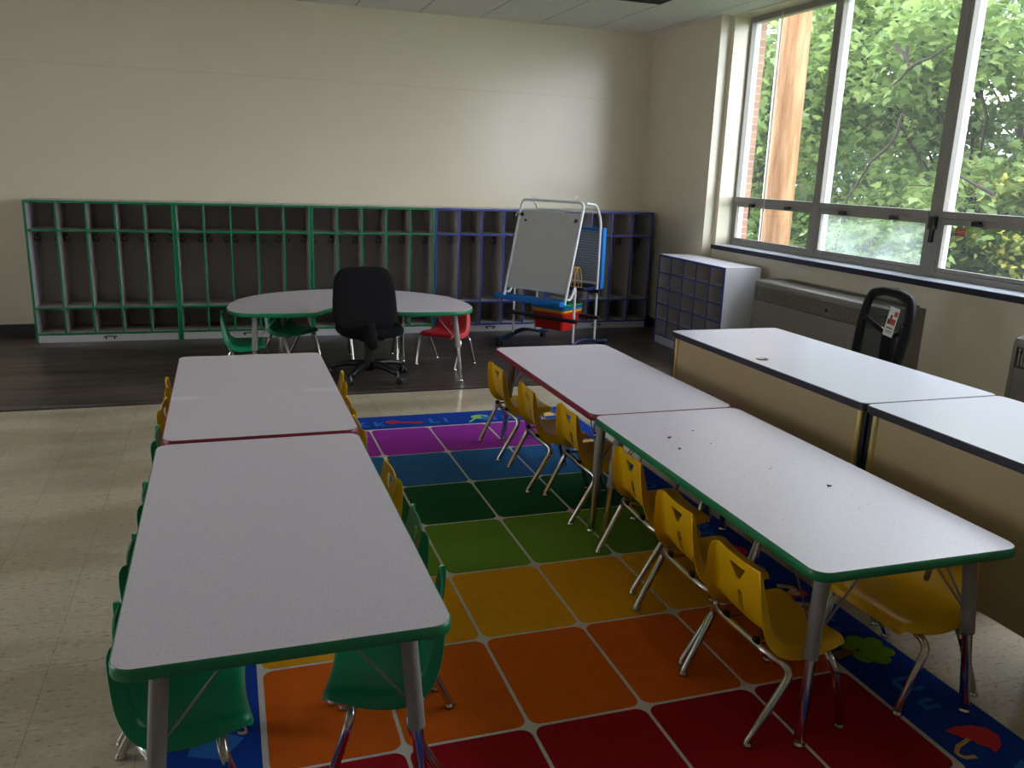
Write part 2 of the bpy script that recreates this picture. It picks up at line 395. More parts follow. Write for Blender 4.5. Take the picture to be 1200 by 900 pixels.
b = MB(); b.box(XL, 4.8, YF-.2, YF, 0, 3.2, M['wall']); struct(b.build('wall_front'))
t = empty('window_6', (XL-.1, 3.5, 1.0)); struct(t)      # invented window in the unseen left wall, added as fill light
b = MB()
for y in (-1.0, 0, 1.0): b.box(-.05, .05, y-.03, y+.03, 0, 1.7, M['alum'])
b.box(-.05, .05, -1.0, 1.0, 0, .05, M['alum']); b.box(-.05, .05, -1.0, 1.0, 1.65, 1.7, M['alum']); b.build('window_frame', t)
b = MB(); b.box(-.002, .002, -1.0, 1.0, .05, 1.65, M['glass']); b.build('glass_pane', t)
WY = [7.17, 5.94, 4.655, 3.37, 2.09, .80]  # module lines of the window band
WEND = .80
b = MB()
b.box(XR, 4.72, 7.23, YB+.1, 0, 3.2, M['wall'])          # pier by the back corner
b.box(4.46, 4.72, 7.17, 7.23, 0, 3.2, M['wall'])
b.box(XW, 4.72, WEND, 7.17, -.2, .985, M['wall'])         # below the sill
b.box(XW, 4.72, WEND, 7.17, 3.03, 3.2, M['wall'])
b.box(XR, 4.72, YF, WEND, 0, 3.2, M['wall'])
b.box(4.72, 4.80, YF, 7.17, -1.0, .97, M['brick']); b.box(4.72, 4.80, YF, 7.17, 3.03, 4.2, M['brick'])
b.box(4.72, 4.80, 7.17, 9.2, -1.0, 4.2, M['brick']); b.box(4.72, 4.80, YF, WEND, -1.0, 4.2, M['brick'])
struct(b.build('wall_right'))
b = MB()                                   # ceiling with tile grid
b.box(XL-.2, 4.82, YF-.2, YB+.2, ZC+.006, 3.3, M['tgap'])
gx = [4.255-.605*i for i in range(15)]; gy = [8.26-.61*i for i in range(20)]
xs = [4.72]+gx+[XL]; ys = [YB+.02]+gy+[YF]
for i in range(len(xs)-1):
    for j in range(len(ys)-1):
        x1, x0, y1, y0 = xs[i], xs[i+1], ys[j], ys[j+1]
        if x0 < XL: x0 = XL
        if x1 <= x0 or y1 <= y0: continue
        hole = abs(x1-3.65) < .02 and abs(y1-7.04) < .02
        b.box(x0+.006, x1-.006, y0+.0015, y1-.0015, ZC, ZC+.008, M['fixture'] if False else M['ceil'])
struct(b.build('ceiling'))
b = MB(); b.box(XL, -1.63, YB-.008, YB, .002, .105, M['base']); b.box(4.30, XR, YB-.008, YB, .002, .105, M['base']); struct(b.build('baseboard_back'))
b = MB(); b.box(XR-.008, XR, 7.24, YB-.01, .002, .105, M['base']); struct(b.build('baseboard_right'))
b = MB(); b.box(XL, XL+.008, YF, YB-.01, .002, .105, M['base']); struct(b.build('baseboard_left'))

# ceiling fixture (off)
t = empty('ceiling_light', (3.33, 6.735, ZC-.002)); tag(t, 'dark unlit fixture set in the ceiling grid at the top edge', 'ceiling light')
b = MB()
for x0, x1, y0, y1 in ((-.29, .29, -.3, -.27), (-.29, .29, .27, .3), (-.29, -.26, -.27, .27), (.26, .29, -.27, .27)): b.box(x0, x1, y0, y1, -.012, .002, M['fixture'])
b.build('frame', t)
b = MB(); b.box(-.26, .26, -.27, .27, -.004, .002, M['black'])
for k in range(8): b.box(-.25+.066*k, -.235+.066*k, -.27, .27, -.012, -.004, M['fixture'])
b.build('louvre', t)

# ------------------------------------------------------------------ windows
def build_window(idx, y1, y0, foggy, thick):
    """y1 far jamb line, y0 near line of this module"""
    t = empty('window_%d' % idx, (4.62, (y0+y1)/2, .985)); struct(t)
    x0 = 4.62; dx = .10
    ox, oy, oz = t.location
    def B(*a): b.box(a[0]-ox, a[1]-ox, a[2]-oy, a[3]-oy, a[4]-oz, a[5]-oz, a[6])
    A, WF = M['alum'], M['white_frame']
    g1 = y1-.035 if idx > 1 else y1-.03
    g0 = y0+(.055 if not thick else .075)
    b = MB()
    # outer members (inner grey part, then pale outer part)
    for (ya, yb) in ((g1, y1), (y0, g0)):
        B(x0, x0+.045, ya, yb, .985, 3.03, A); B(x0+.045, x0+dx, ya+.0, yb-.0, .985, 3.03, WF)
    B(x0, x0+.045, g0, g1, .985, 1.03, A); B(x0+.045, x0+dx, g0, g1, .985, 1.045, WF)
    B(x0, x0+.045, g0, g1, 2.98, 3.03, A); B(x0+.045, x0+dx, g0, g1, 2.985, 3.03, WF)
    B(x0-.012, x0+.05, g0, g1, 1.392, 1.437, A); B(x0+.05, x0+dx-.02, g0, g1, 1.38, 1.432, WF)
    b.build('window_frame', t, bevel=.003)
    b = MB()   # lower hopper sash
    B(x0+.004, x0+.035, g0, g1, 1.347, 1.39, A); B(x0+.004, x0+.035, g0, g1, 1.032, 1.056, A)
    B(x0+.004, x0+.035, g0, g0+.028, 1.056, 1.347, A); B(x0+.004, x0+.035, g1-.028, g1, 1.056, 1.347, A)
    s = b.build('sash', t, bevel=.002)
    b = MB()
    for yy in (g1-.25*(g1-g0), g0+.28*(g1-g0)):
        B(x0-.022, x0+.006, yy-.035, yy+.03, 1.352, 1.382, M['black'])
        if idx == 1 and yy > 6.5: B(x0-.03, x0-.02, yy+.0, yy+.014, 1.24, 1.37, M['black'])
        else: B(x0-.032, x0-.02, yy-.07, yy+.02, 1.356, 1.372, M['black'])
    b.build('latch', s, bevel=.003)
    b = MB(); B(x0+.03, x0+.034, g0, g1, 1.432, 2.985, M['glass']); b.build('glass_pane', t)
    b = MB(); B(x0+.018, x0+.022, g0+.02, g1-.02, 1.05, 1.35, M['glass_foggy'] if foggy else M['glass']); b.build('glass_pane', t)
    if thick:
        b = MB(); B(x0-.03, x0+.0, y0+.01, y0+.03, 1.22, 1.33, M['black']); B(x0-.045, x0-.0, y0-.01, y0+.035, 1.31, 1.40, M['black'])
        b.build('latch_lock', t, bevel=.004)
    return t
for i in range(5):
    build_window(i+1, WY[i], WY[i+1], i == 1, i % 2 == 1)
b = MB(); b.box(4.42, 4.625, WEND, 7.168, .965, .987, M['sill']); b.box(4.412, 4.422, WEND, 7.168, .945, .985, M['sill_edge'])
b.box(4.44, 4.47, 6.02, 6.035, .93, .965, M['paper'])
struct(b.build('window_sill'))
b = MB(); b.box(0, .002, -.0425, .0425, 0, .042, M['tag_red'])
for k in range(3): b.box(-.0005, .0, -.034, .034, .008+.01*k, .011+.01*k, M['paper'])
o = b.build('warning_sticker', loc=(4.636, 4.46, 1.285)); tag(o, 'small reddish sticker on the lower pane of the third window', 'sticker')
b = MB(); pts = [(4.60, 6.66, 3.0), (4.598, 6.65, 2.2), (4.60, 6.65, 1.6), (4.598, 6.64, 1.13)]
b.tube(pts, .005, M['cord'], 8); b.tube([(4.598, 6.64, 1.13), (4.598, 6.64, 1.07)], .009, M['cord'], 8, r2=.006)
tag(b.build('blind_cord'), 'thin grey pull cord hanging inside the leftmost window', 'cord')

# ================================================================== RUG
RX0, RS, RY0, RS2 = .038, .3733, 5.012, .498
b = MB(); b.prism(rrect(-.24, 2.185, 1.25, 5.30, .02), .0015, .008, M['rug_border'], M['rug_border'])
b.prism(rrect(RX0-.012, RX0+5*RS+.012, RY0-7*RS2-.012, RY0+.012, .02), .007, .0088, M['rug_white'])
for j, c in enumerate(['purple', 'blue', 'dgreen', 'lgreen', 'yellow', 'orange', 'red']):
    for i in range(5):
        x0 = RX0+RS*i+.006; x1 = RX0+RS*(i+1)-.006; y1 = RY0-RS2*j-.006; y0 = RY0-RS2*(j+1)+.006
        b.prism(rrect(x0, x1, y0, y1, .035), .008, .0098, M['rug_'+c])
def mark(poly, c, z=.0092): b.prism(poly, .007, z, M['rug_'+c])
def ell(cx, cy, rx, ry, n=20, a=0): return [(cx+rx*math.cos(2*PI*k/n)*math.cos(a)-ry*math.sin(2*PI*k/n)*math.sin(a), cy+rx*math.cos(2*PI*k/n)*math.sin(a)+ry*math.sin(2*PI*k/n)*math.cos(a)) for k in range(n)]
def bar(x0, y0, x1, y1, w):
    d = Vector((x1-x0, y1-y0)).normalized()*w/2
    return [(x0+d.y, y0-d.x), (x1+d.y, y1-d.x), (x1-d.y, y1+d.x), (x0-d.y, y0+d.x)]
def glyph(ch, cx, cy, s, rz, c='letter'):
    cu = bpy.data.curves.new('g', 'FONT'); cu.body = ch; cu.size = s; cu.align_x = 'CENTER'; cu.align_y = 'CENTER'; cu.offset = s*.03
    ob = bpy.data.objects.new('g', cu); COL.objects.link(ob)
    dg = bpy.context.evaluated_depsgraph_get(); me = ob.evaluated_get(dg).to_mesh()
    T = Matrix.Translation((cx, cy, .0094)) @ Matrix.Rotation(rz, 4, 'Z')
    b.add([T @ v.co for v in me.vertices], [tuple(p.vertices) for p in me.polygons], M['rug_'+c])
    ob.evaluated_get(dg).to_mesh_clear(); bpy.data.objects.remove(ob); bpy.data.curves.remove(cu)
ytop = 5.15
for ch, x in (('I i', -.08), ('J j', .40), ('K k', .80), ('L l', 1.25), ('M m', 1.66)): glyph(ch, x, ytop-.02, .13, 0)
mark(bar(.93, 5.165, 1.13, 5.115, .022), 'keyred'); mark(ell(.955, 5.16, .045, .028, a=-.2), 'keyred'); mark(ell(1.115, 5.118, .03, .02), 'keyred')
mark(ell(1.54, 5.165, .06, .045), 'lolli'); mark(bar(1.50, 5.135, 1.44, 5.06, .014), 'lolli')
mark([(1.86, 5.11), (1.93, 5.09), (2.06, 5.09), (2.05, 5.115), (2.07, 5.13), (2.04, 5.15), (2.06, 5.17), (1.93, 5.17)], 'pencil')
mark(ell(2.02, 5.0, .05, .04), 'letter')
mark(ell(.18, 5.15, .06, .045), 'keyred')
for ch, y in (('N n', 4.78), ('P p', 4.2), ('Q q', 3.70), ('R r', 3.17), ('S s', 2.72), ('T t', 2.30), ('U u', 1.85), ('V v', 1.42)):
    glyph(ch, 2.05, y, .12, -PI/2)
mark(ell(2.06, 3.95, .06, .05), 'lolli'); mark(ell(2.06, 4.5, .05, .06), 'pencil'); mark(ell(2.05, 3.42, .05, .05), 'white')
mark(ell(2.06, 2.93, .06, .055), 'keyred'); mark(ell(2.04, 2.93, .03, .03), 'pencil', .0096)
# snake
sn = [(1.96+.10*math.sin(k/14*2.2*PI)*.5+.09, 2.60-.17*k/14) for k in range(15)]
for k in range(14): mark(bar(*sn[k], *sn[k+1], .028), 'white' if k % 4 == 0 else 'pencil', .0092+.0001*(k % 3))
mark(ell(2.09, 2.52, .045, .03), 'keyred'); mark(ell(2.09, 2.52, .025, .014), 'white', .0096)
mark([(1.93, 2.08), (2.0, 2.095), (2.03, 2.10), (2.03, 2.13), (1.99, 2.13), (1.935, 2.118)], 'brown')
for cx, cy, r in ((2.03, 2.07, .035), (2.03, 2.15, .035), (2.08, 2.05, .038), (2.09, 2.11, .045), (2.075, 2.165, .035), (2.13, 2.08, .032), (2.13, 2.14, .032)): mark(ell(cx, cy, r, r), 'tree', .0092+.0001*(cx*37 % 3))
um = [(1.985, 1.668), (2.036, 1.677), (2.086, 1.667), (2.122, 1.644), (2.128, 1.607), (2.10, 1.57), (2.053, 1.547), (2.055, 1.571), (2.037, 1.586), (2.030, 1.608), (2.011, 1.63), (2.0, 1.648)][::-1]
mark(um, 'keyred')
hk = [(2.026, 1.618), (1.966, 1.600), (1.938, 1.578), (1.945, 1.555), (1.983, 1.550)]
for k in range(4): mark(bar(*hk[k], *hk[k+1], .013), 'pencil', .0093)
for ch, y in (('H h', 4.75), ('G g', 4.2), ('F f', 3.6), ('E e', 3.0), ('D d', 2.4), ('C c', 1.9)): glyph(ch, -.11, y, .12, PI/2)
mark([(-.17, 2.16), (-.08, 2.12), (-.02, 2.2), (-.08, 2.24), (-.16, 2.22)], 'letter'); mark(ell(-.12, 2.06, .04, .025), 'pencil')
rug = b.build('area_rug')
tag(rug, 'rainbow grid classroom rug with a blue alphabet border, under the tables', 'rug')

# ================================================================== COAT LOCKERS
def make_locker(edge, name):
    w, h, d = 1.179, 1.227, .385
    t = empty(name)                       # origin: front left bottom; front at local y=0, back at y=d
    G, E, P = M['grey_lam'], edge, M['grey_white']
    b = MB(); b.box(.02, w-.02, d-.01, d, .08, h-.02, G); b.build('back_panel', t)
    zs = [(h-.02, h), (.965, .983), (.295, .313), (.065, .083)]
    nm = ['top_panel', 'hat_shelf', 'bench_shelf', 'bottom_panel']
    for (z0, z1), n in zip(zs, nm):
        x0, x1 = (.0, w) if n == 'top_panel' else (.02, w-.02)
        b = MB(); b.box(x0, x1, .004, d-.01, z0, z1, G if n != 'top_panel' else P); p = b.build(n, t)
        b = MB(); b.box(x0, x1, -.002, .004, z0, z1, E); b.build('edge_band', p, bevel=.0015)
    for x0 in (0, w-.02):
        b = MB(); b.box(x0, x0+.02, .004, d, 0, h-.02, P if x0 == 0 else G); p = b.build('side_panel', t)  # left panel in paler laminate: light falling on it put into its colour
        b = MB(); b.box(x0-.0, x0+.02, -.003, .004, 0, h-.0, E); b.build('edge_band', p, bevel=.0015)
    sp = (w-.02)/5
    for k in range(1, 5):
        x = .01+sp*k
        b = MB(); b.box(x-.008, x+.008, .004, d-.01, .083, h-.02, G); p = b.build('divider', t)
        b = MB(); b.box(x-.008, x+.008, -.003, .004, .083, h-.02, E); b.build('edge_band', p, bevel=.0015)
    b = MB(); b.box(.02, w-.02, .004, .02, 0, .065, P); p = b.build('toe_kick', t)
    # maker's mark: arched bar with four little feet
    b = MB(); cx = w/2
    b.box(cx-.034, cx+.034, .0, .006, .042, .049, M['black'])
    for s in (-1, 1):
        b.box(cx+s*.034-.006, cx+s*.034+.006, .0, .006, .022, .048, M['black']); b.box(cx+s*.047-.005, cx+s*.047+.005, .0, .006, .036, .05, M['black'])
        b.box(cx+s*.012-.005, cx+s*.012+.005, .0, .006, .047, .054, M['black'])
    b.build('maker_mark', p)
    for k in range(5):
        for s in (0, 1):
            xw = .01+sp*k+.009 if s == 0 else .01+sp*(k+1)-.009; dr = 1 if s == 0 else -1
            b = MB(); b.box(min(xw, xw+dr*.003), max(xw, xw+dr*.003), .24, .262, .86, .93, M['black'])
            b.tube(arc_path([(xw+dr*.003, .25, .915), (xw+dr*.03, .25, .915), (xw+dr*.035, .25, .93)], .01), .004, M['black'], 6)
            b.tube(arc_path([(xw+dr*.003, .25, .885), (xw+dr*.03, .25, .865), (xw+dr*.048, .25, .87), (xw+dr*.05, .25, .90)], .015), .004, M['black'], 6)
            b.build('coat_hook', t)
    return t
LX = [-1.623+1.183*i for i in range(5)]
lk = make_locker(M['green_edge'], 'coat_locker')
labs = ['green edged grey coat locker, leftmost of the row, by bare dark baseboard', 'green edged grey coat locker, second from the left in the row',
        'green edged grey coat locker directly behind the black swivel chair', 'blue edged grey coat locker just left of the easel, beside the green ones', 'blue edged grey coat locker at the right end of the row, in the corner']
lks = [lk, copy_tree(lk), copy_tree(lk)]
lb = make_locker(M['blue_edge'], 'coat_locker'); lks += [lb, copy_tree(lb)]
for o, x, l in zip(lks, LX, labs):
    o.location = (x+.001, 8.14, .003); tag(o, l, 'locker', 'open coat lockers along the back wall')

# ================================================================== CUBBY UNIT (front faces -x)
t = empty('cubby_shelf', (3.995, 6.22, .003)); tag(t, 'low pale grey cubby unit with twenty-five pigeonholes and blue edges', 'cubby shelf')
w, d, h = 1.18, .35, .865
P, G, E = M['grey_white'], M['grey_lam'], M['blue_edge']
b = MB(); b.box(.003, d, 0, w, h-.02, h, P); p = b.build('top_panel', t); b = MB(); b.box(-.002, .003, 0, w, h-.02, h, E); b.build('edge_band', p)
for y0 in (0, w-.02):
    b = MB(); b.box(.003, d, y0, y0+.02, 0, h-.02, P); p = b.build('side_panel', t); b = MB(); b.box(-.002, .003, y0, y0+.02, 0, h-.02, E); b.build('edge_band', p)
b = MB(); b.box(d-.01, d-.002, .02, w-.02, .1, h-.02, G); b.build('back_panel', t)
b = MB(); b.box(.006, .02, .02, w-.02, 0, .075, P); b.build('toe_kick', t)
z0, z1 = .085, h-.02
for k in range(5):
    z = z0+(z1-z0)*k/5
    b = MB(); b.box(.003, d-.01, .02, w-.02, z-.006, z+.006, G); p = b.build('shelf', t); b = MB(); b.box(-.002, .003, .02, w-.02, z-.006, z+.006, E); b.build('edge_band', p)
for k in range(1, 5):
    y = .01+(w-.02)*k/5
    b = MB(); b.box(.004, d-.01, y-.006, y+.006, z0, z1, G); p = b.build('divider', t); b = MB(); b.box(-.001, .004, y-.006, y+.006, z0, z1, E); b.build('edge_band', p)

# ================================================================== HEATERS
def make_heater(L_):
    t = empty('wall_heater'); D, H = .262, .79   # local x 0..D out from wall toward -x ; y 0..L
    m = M['heater']
    b = MB(); prof = [(0, 0), (D, 0), (D, H-.035), (D-.012, H-.012), (D-.035, H), (0, H)]
    def side(y): return [Vector((-x, y, z)) for x, z in prof]
    # shell: back, bottom, front below grille, top
    n = len(prof)
    for y0, y1 in ((0, .025), (L_-.025, L_)):
        vs = side(y0)+side(y1); b.add(vs, [tuple(range(n)), tuple(range(n, 2*n))[::-1]]+[(i, (i+1) % n, (i+1) % n+n, i+n) for i in range(n)], m)
    b.box(-D, -D+.02, .025, L_-.025, .08, H-.17, m)
    vs = [Vector((-x, y, z)) for y in (.025, L_-.025) for x, z in [(D, H-.055), (D, H-.035), (D-.012, H-.012), (D-.035, H), (0, H), (0, H-.02), (D-.03, H-.055)]]
    b.add(vs, [(i, i+1, i+8, i+7) for i in range(6)], m)
    b.build('casing', t, bevel=.002)
    b = MB(); b.box(-D+.03, -.01, .03, L_-.03, .05, H-.03, M['heater_dark']); b.build('core', t)
    b = MB(); k = int((L_-.06)/.02)
    for i in range(k):
        y = .035+i*.02+random.uniform(-.003, .003); b.box(-D+.004, -D+.02, y, y+.006, H-.165, H-.058, M['heater_fin'])
    b.box(-D+.006, -D+.018, .03, L_-.03, H-.072, H-.066, m)
    b.build('grille', t)
    b = MB(); b.lathe([(.012, 0), (.012, .006), (.004, .01)], (-D-.0, L_*.42, H-.115), M['black'], 14, Vector((-1, 0, 0)).to_track_quat('Z', 'Y')); b.build('knob', t)
    b = MB(); b.box(-.05, .0, .0+.06, L_-.12, H, H+.012, M['heater']); b.build('wall_flange', t)
    return t
t = make_heater(1.6); t.location = (XW-.001, 4.47, .003); tag(t, 'long taupe wall heater behind the mesh chair, beside the cubby unit', 'heater')
t = make_heater(1.7); t.location = (XW-.001, 1.84, .003); tag(t, 'taupe wall heater cut by the right edge of the photo', 'heater')

# ================================================================== TEACHER DESKS
def make_desk():
    t = empty('teacher_desk'); w, l, h = .712, 1.60, .74   # local x depth, y length
    b = MB(); b.prism(rrect(.004, w-.004, .004, l-.004, .028), h-.032, h, M['desk_top'], M['desk_dark']); p = b.build('desktop', t)
    b = MB()
    a_ = rrect(0, w, 0, l, .03); 
    c_ = rrect(.004, w-.004, .004, l-.004, .028); n = len(a_)
    vs = [Vector((x, y, z)) for pl, z in ((c_, h-.001), (a_, h-.003), (a_, h-.030), (c_, h-.033)) for x, y in pl]
    b.add(vs, [(r_*n+k, (r_)*n+(k+1) % n, (r_+1)*n+(k+1) % n, (r_+1)*n+k) for r_ in range(3) for k in range(n)], M['desk_dark'])
    b.build('edge_band', p)
    b = MB(); b.box(.03, .045, .055, l-.055, .165, h-.034, M['desk_panel']); p = b.build('modesty_panel', t)
    b = MB(); b.box(.024, .03, .66, .72, .195, .203, M['black']); b.box(.024, .03, .652, .66, .185, .212, M['black']); b.box(.024, .03, .72, .728, .185, .212, M['black'])
    b.build('maker_mark', p)
    for y0, y1 in ((.028, .055), (l-.055, l-.028)):
        b = MB(); b.tube([(.030, (y0+y1)/2, .165), (.030, (y0+y1)/2, h-.034)], .0135, M['gold'], 16); b.build('corner_strip', t)
    for y0, y1 in ((.004, .022), (l-.022, l-.004)):
        b = MB(); b.box(.028, w-.04, y0, y1, .06, h-.034, M['desk_dark']); p = b.build('end_panel', t)
        for x in (.09, w-.09):
            b = MB(); b.lathe([(.02, 0), (.02, .035), (.012, .04), (.012, .062)], (x, (y0+y1)/2, 0), M['black'], 14); b.build('foot', p)
    b = MB(); b.box(.12, w-.06, l-.45, l-.06, .05, h-.04, M['grey_lam']); b.build('pedestal', t)
    b = MB(); b.box(.12, w-.06, .06, .80, .05, h-.04, M['grey_lam']); b.build('pedestal', t)  # second pedestal, unseen, added wide to block window light under the desk
    return t
t = make_desk(); t.location = (2.402, 2.652, 0); tag(t, 'white topped teacher desk with dark edge, in front of the mesh chair', 'desk', 'teacher desks on the window side')
b = MB(); cx, cy = .085, .82
b.lathe([(.030, .74), (.030, .743), (.022, .743)], (cx, cy, 0), M['black'], 20)
b.prism(ell(cx-.008, cy+.004, .02, .018), .7425, .7445, M['steel']); b.build('cable_grommet', t)
t2 = make_desk(); t2.location = (2.402, 1.045, 0); tag(t2, 'white topped teacher desk cut by the right edge of the photo', 'desk', 'teacher desks on the window side')

# ================================================================== ACTIVITY TABLES
def table_leg(t, x, y, fx, fy, ztop, cx, cy):
    """grey upper tube and chrome foot tube, splayed from (x,y) to (fx,fy)"""
    a = Vector((x, y, ztop)); f = Vector((fx, fy, .012)); m_ = a.lerp(f, .52)
    b = MB(); b.tube([a, m_], .021, M['grey_leg'], 18); b.lathe([(.034, 0), (.034, .004), (.024, .008)], (x, y, ztop-.008), M['grey_leg'], 16)
    L_ = b.build('leg', t)
    b = MB(); b.tube([a.lerp(f, .48), f], .0155, M['chrome'], 16)
    b.lathe([(.012, .0), (.02, .002), (.021, .008), (.014, .014), (.0155, .02)], (fx, fy, 0), M['chrome'], 16); b.build('leg_insert', L_)
    b = MB()
    dirv = (f-a).normalized(); side = Vector((cx-x, cy-y, 0)).normalized()
    for k in range(4):
        q = a.lerp(f, .545+.035*k); b.lathe([(.0035, 0), (.0035, .003), (.002, .004)], q+side*.0145, M['black'], 8, side.to_track_quat('Z', 'Y'))
    b.build('screw', L_)
    # two thin brace rods to the underside
    b = MB(); q = a.lerp(f, .42)
    for ex, ey in ((x+(.16 if cx > x else -.16), y), (x, y+(.16 if cy > y else -.16))):
        b.tube([q, (ex, ey, ztop-.004)], .0035, M['grey_leg'], 8); b.box(ex-.012, ex+.012, ey-.008, ey+.008, ztop-.003, ztop, M['grey_leg'])
    b.build('brace', t)
def make_table(w, l, h, edge, name='activity_table', top=None):
    t = empty(name)
    poly = rrect(0, w, 0, l, .05, 8); pin = rrect(.004, w-.004, .004, l-.004, .047, 8); n = len(poly)
    b = MB(); b.prism(pin, h-.028, h, top or M['laminate'], M['grey_leg']); p = b.build('tabletop', t)
    b = MB(); vs = [Vector((x, y, z)) for pl, z in ((pin, h-.0005), (poly, h-.004), (poly, h-.028), (pin, h-.031)) for x, y in pl]
    b.add(vs, [(r_*n+k, r_*n+(k+1) % n, (r_+1)*n+(k+1) % n, (r_+1)*n+k) for r_ in range(3) for k in range(n)], edge, True)
    b.build('edge_band', p)
    for sx_ in (0, 1):
        for sy_ in (0, 1):
            x = .095 if sx_ == 0 else w-.095; y = .095 if sy_ == 0 else l-.095
            fx = x+(-.045 if sx_ == 0 else .04); fy = y+(-.045 if sy_ == 0 else .02)
            table_leg(t, x, y, fx, fy, h-.03, w/2, l/2)
    return t
TH = .571
t = make_table(.7375, 1.507, TH, M['green_edge']); t.location = (-.2765, 1.691, .009); t.rotation_euler.z = math.radians(.25)
tag(t, 'grey child height table with green edge, nearest on the left', 'table', 'rectangular child tables')
t = make_table(.7375, 1.489, TH, M['red_edge'], top=M['laminate_smudged']); t.location = (-.270, 3.2425, .006); t.rotation_euler.z = math.radians(.18)
tag(t, 'grey child height table with dark red edge and white smudges, far left', 'table', 'rectangular child tables')
t = make_table(.7175, 1.538, TH, M['green_edge']); t.location = (1.460, 1.687, .009); t.rotation_euler.z = math.radians(-.5)
tag(t, 'grey child height table with green edge and dirt specks, nearest on the right', 'table', 'rectangular child tables')
t = make_table(.7175, 1.457, TH, M['red_edge']); t.location = (1.474, 3.228, .009)
tag(t, 'grey child height table with dark red edge, far right in front of the easel', 'table', 'rectangular child tables')
b = MB(); rr = random.Random(5)
def clump(x, y, s):
    z = TH+.0095
    for k in range(4):
        ox, oy = rr.uniform(-s, s)*.5, rr.uniform(-s, s)*.5
        b.lathe([(s*.35, 0), (s*.5, s*.15), (s*.15, s*.45)], (x+ox, y+oy, z), M['tag_dark'], 6)
for x, y, s in ((1.655, 2.864, .011), (1.622, 2.73, .009), (1.94, 2.25, .009), (1.80, 2.93, .005), (1.70, 2.98, .004), (1.78, 2.76, .004), (1.84, 2.45, .004)): clump(x, y, s)
for k in range(26): clump(rr.gauss(1.86, .1), rr.gauss(2.5, .14), .0016)
for k in range(14): clump(rr.uniform(1.55, 2.05), rr.uniform(2.0, 3.1), .002)
tag(b.build('dirt_specks'), 'loose dark dirt specks scattered on the nearest right table', 'debris', kind='stuff')

# kidney table
def smooth_closed(pts, n=8):
    out = []; N = len(pts)
    for i in range(N):
        p0, p1, p2, p3 = [Vector(pts[(i+k-1) % N]) for k in range(4)]
        for j in range(n):
            t_ = j/n; out.append(tuple(.5*((2*p1)+(p2-p0)*t_+(2*p0-5*p1+4*p2-p3)*t_*t_+(3*p1-p0-3*p2+p3)*t_**3)))
    return out
KH = .55
t = empty('kidney_table', (.912, 6.75, .003)); t.rotation_euler.z = math.radians(-3.5)
tag(t, 'pale kidney shaped table with green edge on the dark floor', 'table')
kr = [(.12, -.32), (.215, -.43), (.29, -.555), (.40, -.585), (.60, -.585), (.77, -.57), (.88, -.48), (.925, -.30), (.90, -.02), (.79, .25), (.56, .49), (.2, .655)]
kp = [(0, -.30)]+kr+[(-x, y) for x, y in kr[::-1]]
pk = smooth_closed(kp); pin = inset(pk, .004); n = len(pk)
b = MB(); b.prism(pin, KH-.028, KH, M['laminate'], M['grey_leg']); p = b.build('tabletop', t)
b = MB(); vs = [Vector((x, y, z)) for pl, z in ((pin, KH-.0005), (pk, KH-.004), (pk, KH-.028), (pin, KH-.031)) for x, y in pl]
b.add(vs, [(r_*n+k, r_*n+(k+1) % n, (r_+1)*n+(k+1) % n, (r_+1)*n+k) for r_ in range(3) for k in range(n)], M['green_edge'], True); b.build('edge_band', p)
table_leg(t, -.72, -.44, -.745, -.47, KH-.03, 0, .1); table_leg(t, .76, -.44, .80, -.55, KH-.03, 0, .1)
table_leg(t, -.52, .28, -.56, .31, KH-.03, 0, .1); table_leg(t, .42, .12, .445, .18, KH-.03, 0, -.2)

